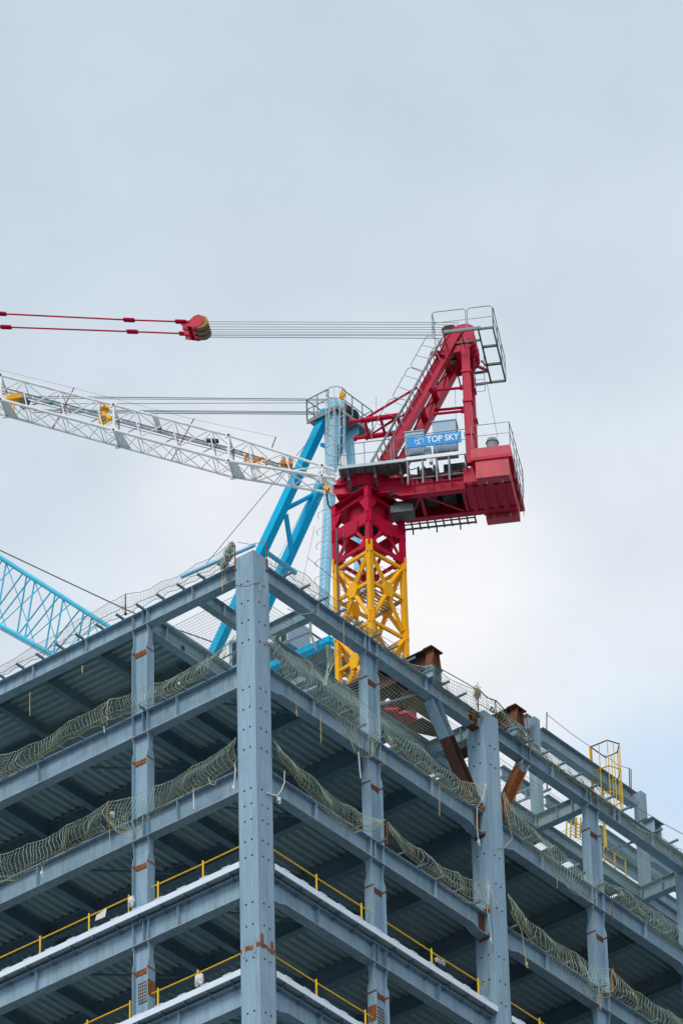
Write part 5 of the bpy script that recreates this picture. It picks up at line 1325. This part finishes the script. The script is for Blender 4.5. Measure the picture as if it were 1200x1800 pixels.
rope_line([(540,980),(570,1004),(605,1030)], 'R', 0.1, 'thin wire above the right roof edge near the blue A-frame foot', 'wire', 0.010, name='safety_line', grp='safety lines strung along the roof edge')

rope_line([(905,1300),(950,1325),(1000,1362),(1037,1385)], 'R', 0.6, 'thin yellow rope along the roof edge below the set back beam', 'hemp', 0.010, name='safety_line', grp='safety lines strung along the roof edge')
rope_line([(1000,1372),(1045,1404),(1090,1440),(1128,1462)], 'R', 0.3, 'slack cable lying on the roof edge right of the ladder cage', 'rope', 0.012, name='safety_line', grp='safety lines strung along the roof edge')
rope_line([(1157,1470),(1172,1492),(1190,1503),(1210,1512)], 'R', 0.6, 'pale loose sheet rope at the far right roof edge', 'lgalv', 0.02, name='safety_line', grp='safety lines strung along the roof edge')
post((1090,1372),(1091,1396),'R',2.9,'galv','short grey rod with a bracket near the end of the set back beam', 0.02)
post((1160,1452),(1161,1482),'R',0.4,'rust','short rusty post at the far right roof edge', 0.02)
# ================================================================ yellow guard rails on the white edged floors
def guard(side, a0, a1, lv, posts, lab):
    o = 0.35; z0 = TOP[lv]+0.30; zt = TOP[lv]+1.22
    t = thing('guard_rail', lab, 'guard rail', sp(side, (a0+a1)/2, o, z0), 'yellow guard rails along the lower floors')
    for z in (zt, zt-0.60):
        m = MB(); m.tube([sp(side, a0, o, z), sp(side, (a0+a1)/2, o, z-0.015), sp(side, a1, o, z)], 0.026, 8); m.build('rail', M['rail'], t)
    for a in posts:
        m = MB(); m.tube([sp(side, a, o-0.06, z0-0.2), sp(side, a, o-0.06, zt+0.06)], 0.032, 8); m.build('post', M['rail'], t)
fa = lambda side, x, y, : (at(x, y, 'x', 0.29).y if side == 'L' else at(x, y, 'y', 0.29).x)
guard('L', 0.85, 4.95, 3, [fa('L',357,1527), fa('L',278,1565)], 'yellow rail on the upper white edged floor between the H column and the corner column')
guard('L', 5.75, 14, 3, [fa('L',227,1590), fa('L',157,1620), fa('L',71,1660)], 'yellow rail on the upper white edged floor left of the H column')
guard('L', 0.85, 4.95, 4, [fa('L',348,1722), fa('L',278,1754)], 'yellow rail low on the left face next to the corner column')
guard('L', 5.75, 14, 4, [fa('L',229,1778), fa('L',154,1798)], 'yellow rail at the very bottom left of the H column')
guard('R', 0.85, 6.38, 3, [fa('R',556,1548), fa('R',635,1601)], 'yellow rail on the upper white edged floor right of the corner column')
guard('R', 7.18, 12.75, 3, [fa('R',758,1681), fa('R',840,1735)], 'yellow rail on the upper white edged floor ending at the second box column')
guard('R', 0.85, 6.38, 4, [fa('R',556,1738), fa('R',642,1790)], 'yellow rail at the bottom of the frame right of the corner column')
guard('R', 7.18, 12.75, 4, [8.6, 11.5], 'yellow rail below the frame before the second box column')
guard('R', 13.85, 19.2, 3, [15.8, 18.0], 'yellow rail just visible right of the second box column at the bottom')
# things tied to the rails
def rag(name, px, py, side, off, sx, sz, lab, cat):
    p = at(px, py, 'x' if side == 'L' else 'y', off); m = MB(); r2 = random.Random(int(px)); n = 7; G = []
    al = Y_ if side == 'L' else X_; od = -X_ if side == 'L' else -Y_
    for i in range(n+1):
        for j in range(n+1):
            u, v = i/n-0.5, j/n-0.5
            G.append(p+al*(sx*u*(1-0.5*abs(v)*r2.uniform(0.5,1)))+Z_*(sz*v+r2.uniform(-.015,.015))+od*(0.10*math.cos(math.pi*u)*math.cos(math.pi*v)+r2.uniform(-.02,.02)))
    m.add(G, [(i*(n+1)+j, (i+1)*(n+1)+j, (i+1)*(n+1)+j+1, i*(n+1)+j+1) for i in range(n) for j in range(n)])
    G2 = [g-od*0.06 for g in G]; m.add(G2, [(i*(n+1)+j, i*(n+1)+j+1, (i+1)*(n+1)+j+1, (i+1)*(n+1)+j) for i in range(n) for j in range(n)])
    return single(name, m, 'cloth', lab, cat)
rag('plastic_bag', 230, 1585, 'L', 0.2, 0.26, 0.40, 'white plastic bag tied to the yellow rail beside the left H column', 'bag')
rag('plastic_bag', 349, 1722, 'L', 0.2, 0.34, 0.42, 'white plastic bag tied to the lower yellow rail on the left face', 'bag')
rag('cloth_rag', 774, 1690, 'R', 0.2, 0.55, 0.16, 'white rag hanging on the yellow rail before the second box column', 'rag')
rag('cloth_rag', 476, 1130, 'R', -0.05, 0.26, 0.22, 'small white rag on the right side of the corner column near the top', 'rag')
rag('cloth_rag', 198, 1431, 'L', 0.0, 0.10, 0.22, 'small white rag caught beside the orange post of the left face', 'rag')
m = MB(); c = at(178, 1608, 'x', 0.22); m.prism([c+Y_*0.20+Z_*0.06, c+Y_*-0.26+Z_*0.16, c+Y_*-0.18-Z_*0.16, c+Y_*0.26-Z_*0.14], -X_*0.01)
single('notice_sheet', m, 'cloth', 'blank white sheet tilted below the yellow rail on the left face', 'sheet')
m = MB(); c = at(315, 1201, 'x', -0.15); m.prism([c+Y_*0.06, c+Z_*0.07, c-Y_*0.06, c-Z_*0.07], -X_*0.01)
single('paper_scrap', m, 'cloth', 'tiny white scrap caught in the net left of the corner column', 'scrap')

# ================================================================ caged yellow ladder and inner yellow railings on the right
YL = 3.0
t = thing('caged_ladder', 'yellow ladder with a thin hooped cage rising above the roof edge at the right', 'ladder', at(1060,1420,'y',YL))
def Q(px, py, y=YL): return at(px, py, 'y', y)
zc1 = Q(1037,1313).z; cx0 = Q(1038,1330).x
for x in (cx0, cx0+0.62):
    m = MB(); m.box(x-0.055, x+0.055, YL-0.03, YL+0.03, 1.6 if x == cx0 else 2.0, zc1 if x == cx0 else zc1-0.9); m.build('stringer', M['yel' if x == cx0 else 'rail'], t)
m = MB()
for i in range(9): zz = zc1-1.1-i*0.3; m.tube([(cx0, YL, zz), (cx0+0.62, YL, zz)], 0.02, 5)
m.build('rungs', M['rail'], t)
hw_ = 0.95
sq = [V((cx0, YL, 0)), V((cx0+0.02, YL+hw_*1.05, 0)), V((cx0+0.95, YL+hw_*1.05, 0)), V((cx0+1.25, YL+0.2, 0))]
sq = [V((cx0,YL,0)), V((cx0+0.05,YL-0.75,0)), V((cx0+0.55,YL-0.95,0)), V((cx0+0.95,YL-0.55,0)), V((cx0+0.95,YL,0))]
for dz in (0, -1.15, -2.3):
    m = MB(); m.tube([p+Z_*(zc1+dz) for p in sq]+[sq[0]+Z_*(zc1+dz)], 0.028, 5); m.build('cage_hoop', M['rust' if dz == 0 else 'rail'], t)
m = MB()
for i in range(len(sq)-1):
    for k in (0, 0.5): p = sq[i].lerp(sq[i+1], k); m.tube([p+Z_*zc1, p+Z_*(zc1-2.9)], 0.021, 4)
m.tube([sq[-1]+Z_*zc1, sq[-1]+Z_*(zc1-3.2)], 0.018, 4); m.build('cage_bars', M['rail'], t)
def yrail(pxs, y, lab, h=1.0, step=0.9):
    P = [at(a_, b_, 'y', y+k) for a_, b_, k in pxs]
    t = thing('stair_rail', lab, 'railing', P[0], 'yellow inner railings on the right')
    m = railing(P, h, 0.03, step); m.build('rail', M['rail'], t)
yrail([(1062,1524,0),(1100,1549,0)], 4.2, 'yellow railing seen through the top bay right of the second H column', 0.95, 0.8)
t = thing('stair_tower', 'cluster of yellow ladder bars seen left of the second H column', 'ladder', at(1010,1460,'y',4.0))
m = MB()
for x in (995.5, 1003, 1012, 1020): m.tube([at(x, 1438 if x > 1005 else 1444, 'y', 4.0), at(x-1, 1472, 'y', 4.0)], 0.05 if x == 1012 else 0.03, 5)
m.build('stringers', M['rail'], t); m = MB()
for y in range(1442, 1472, 6): m.tube([at(1003, y, 'y', 4.0), at(1022, y+11, 'y', 4.0)], 0.02, 4)
m.build('rungs', M['rail'], t)
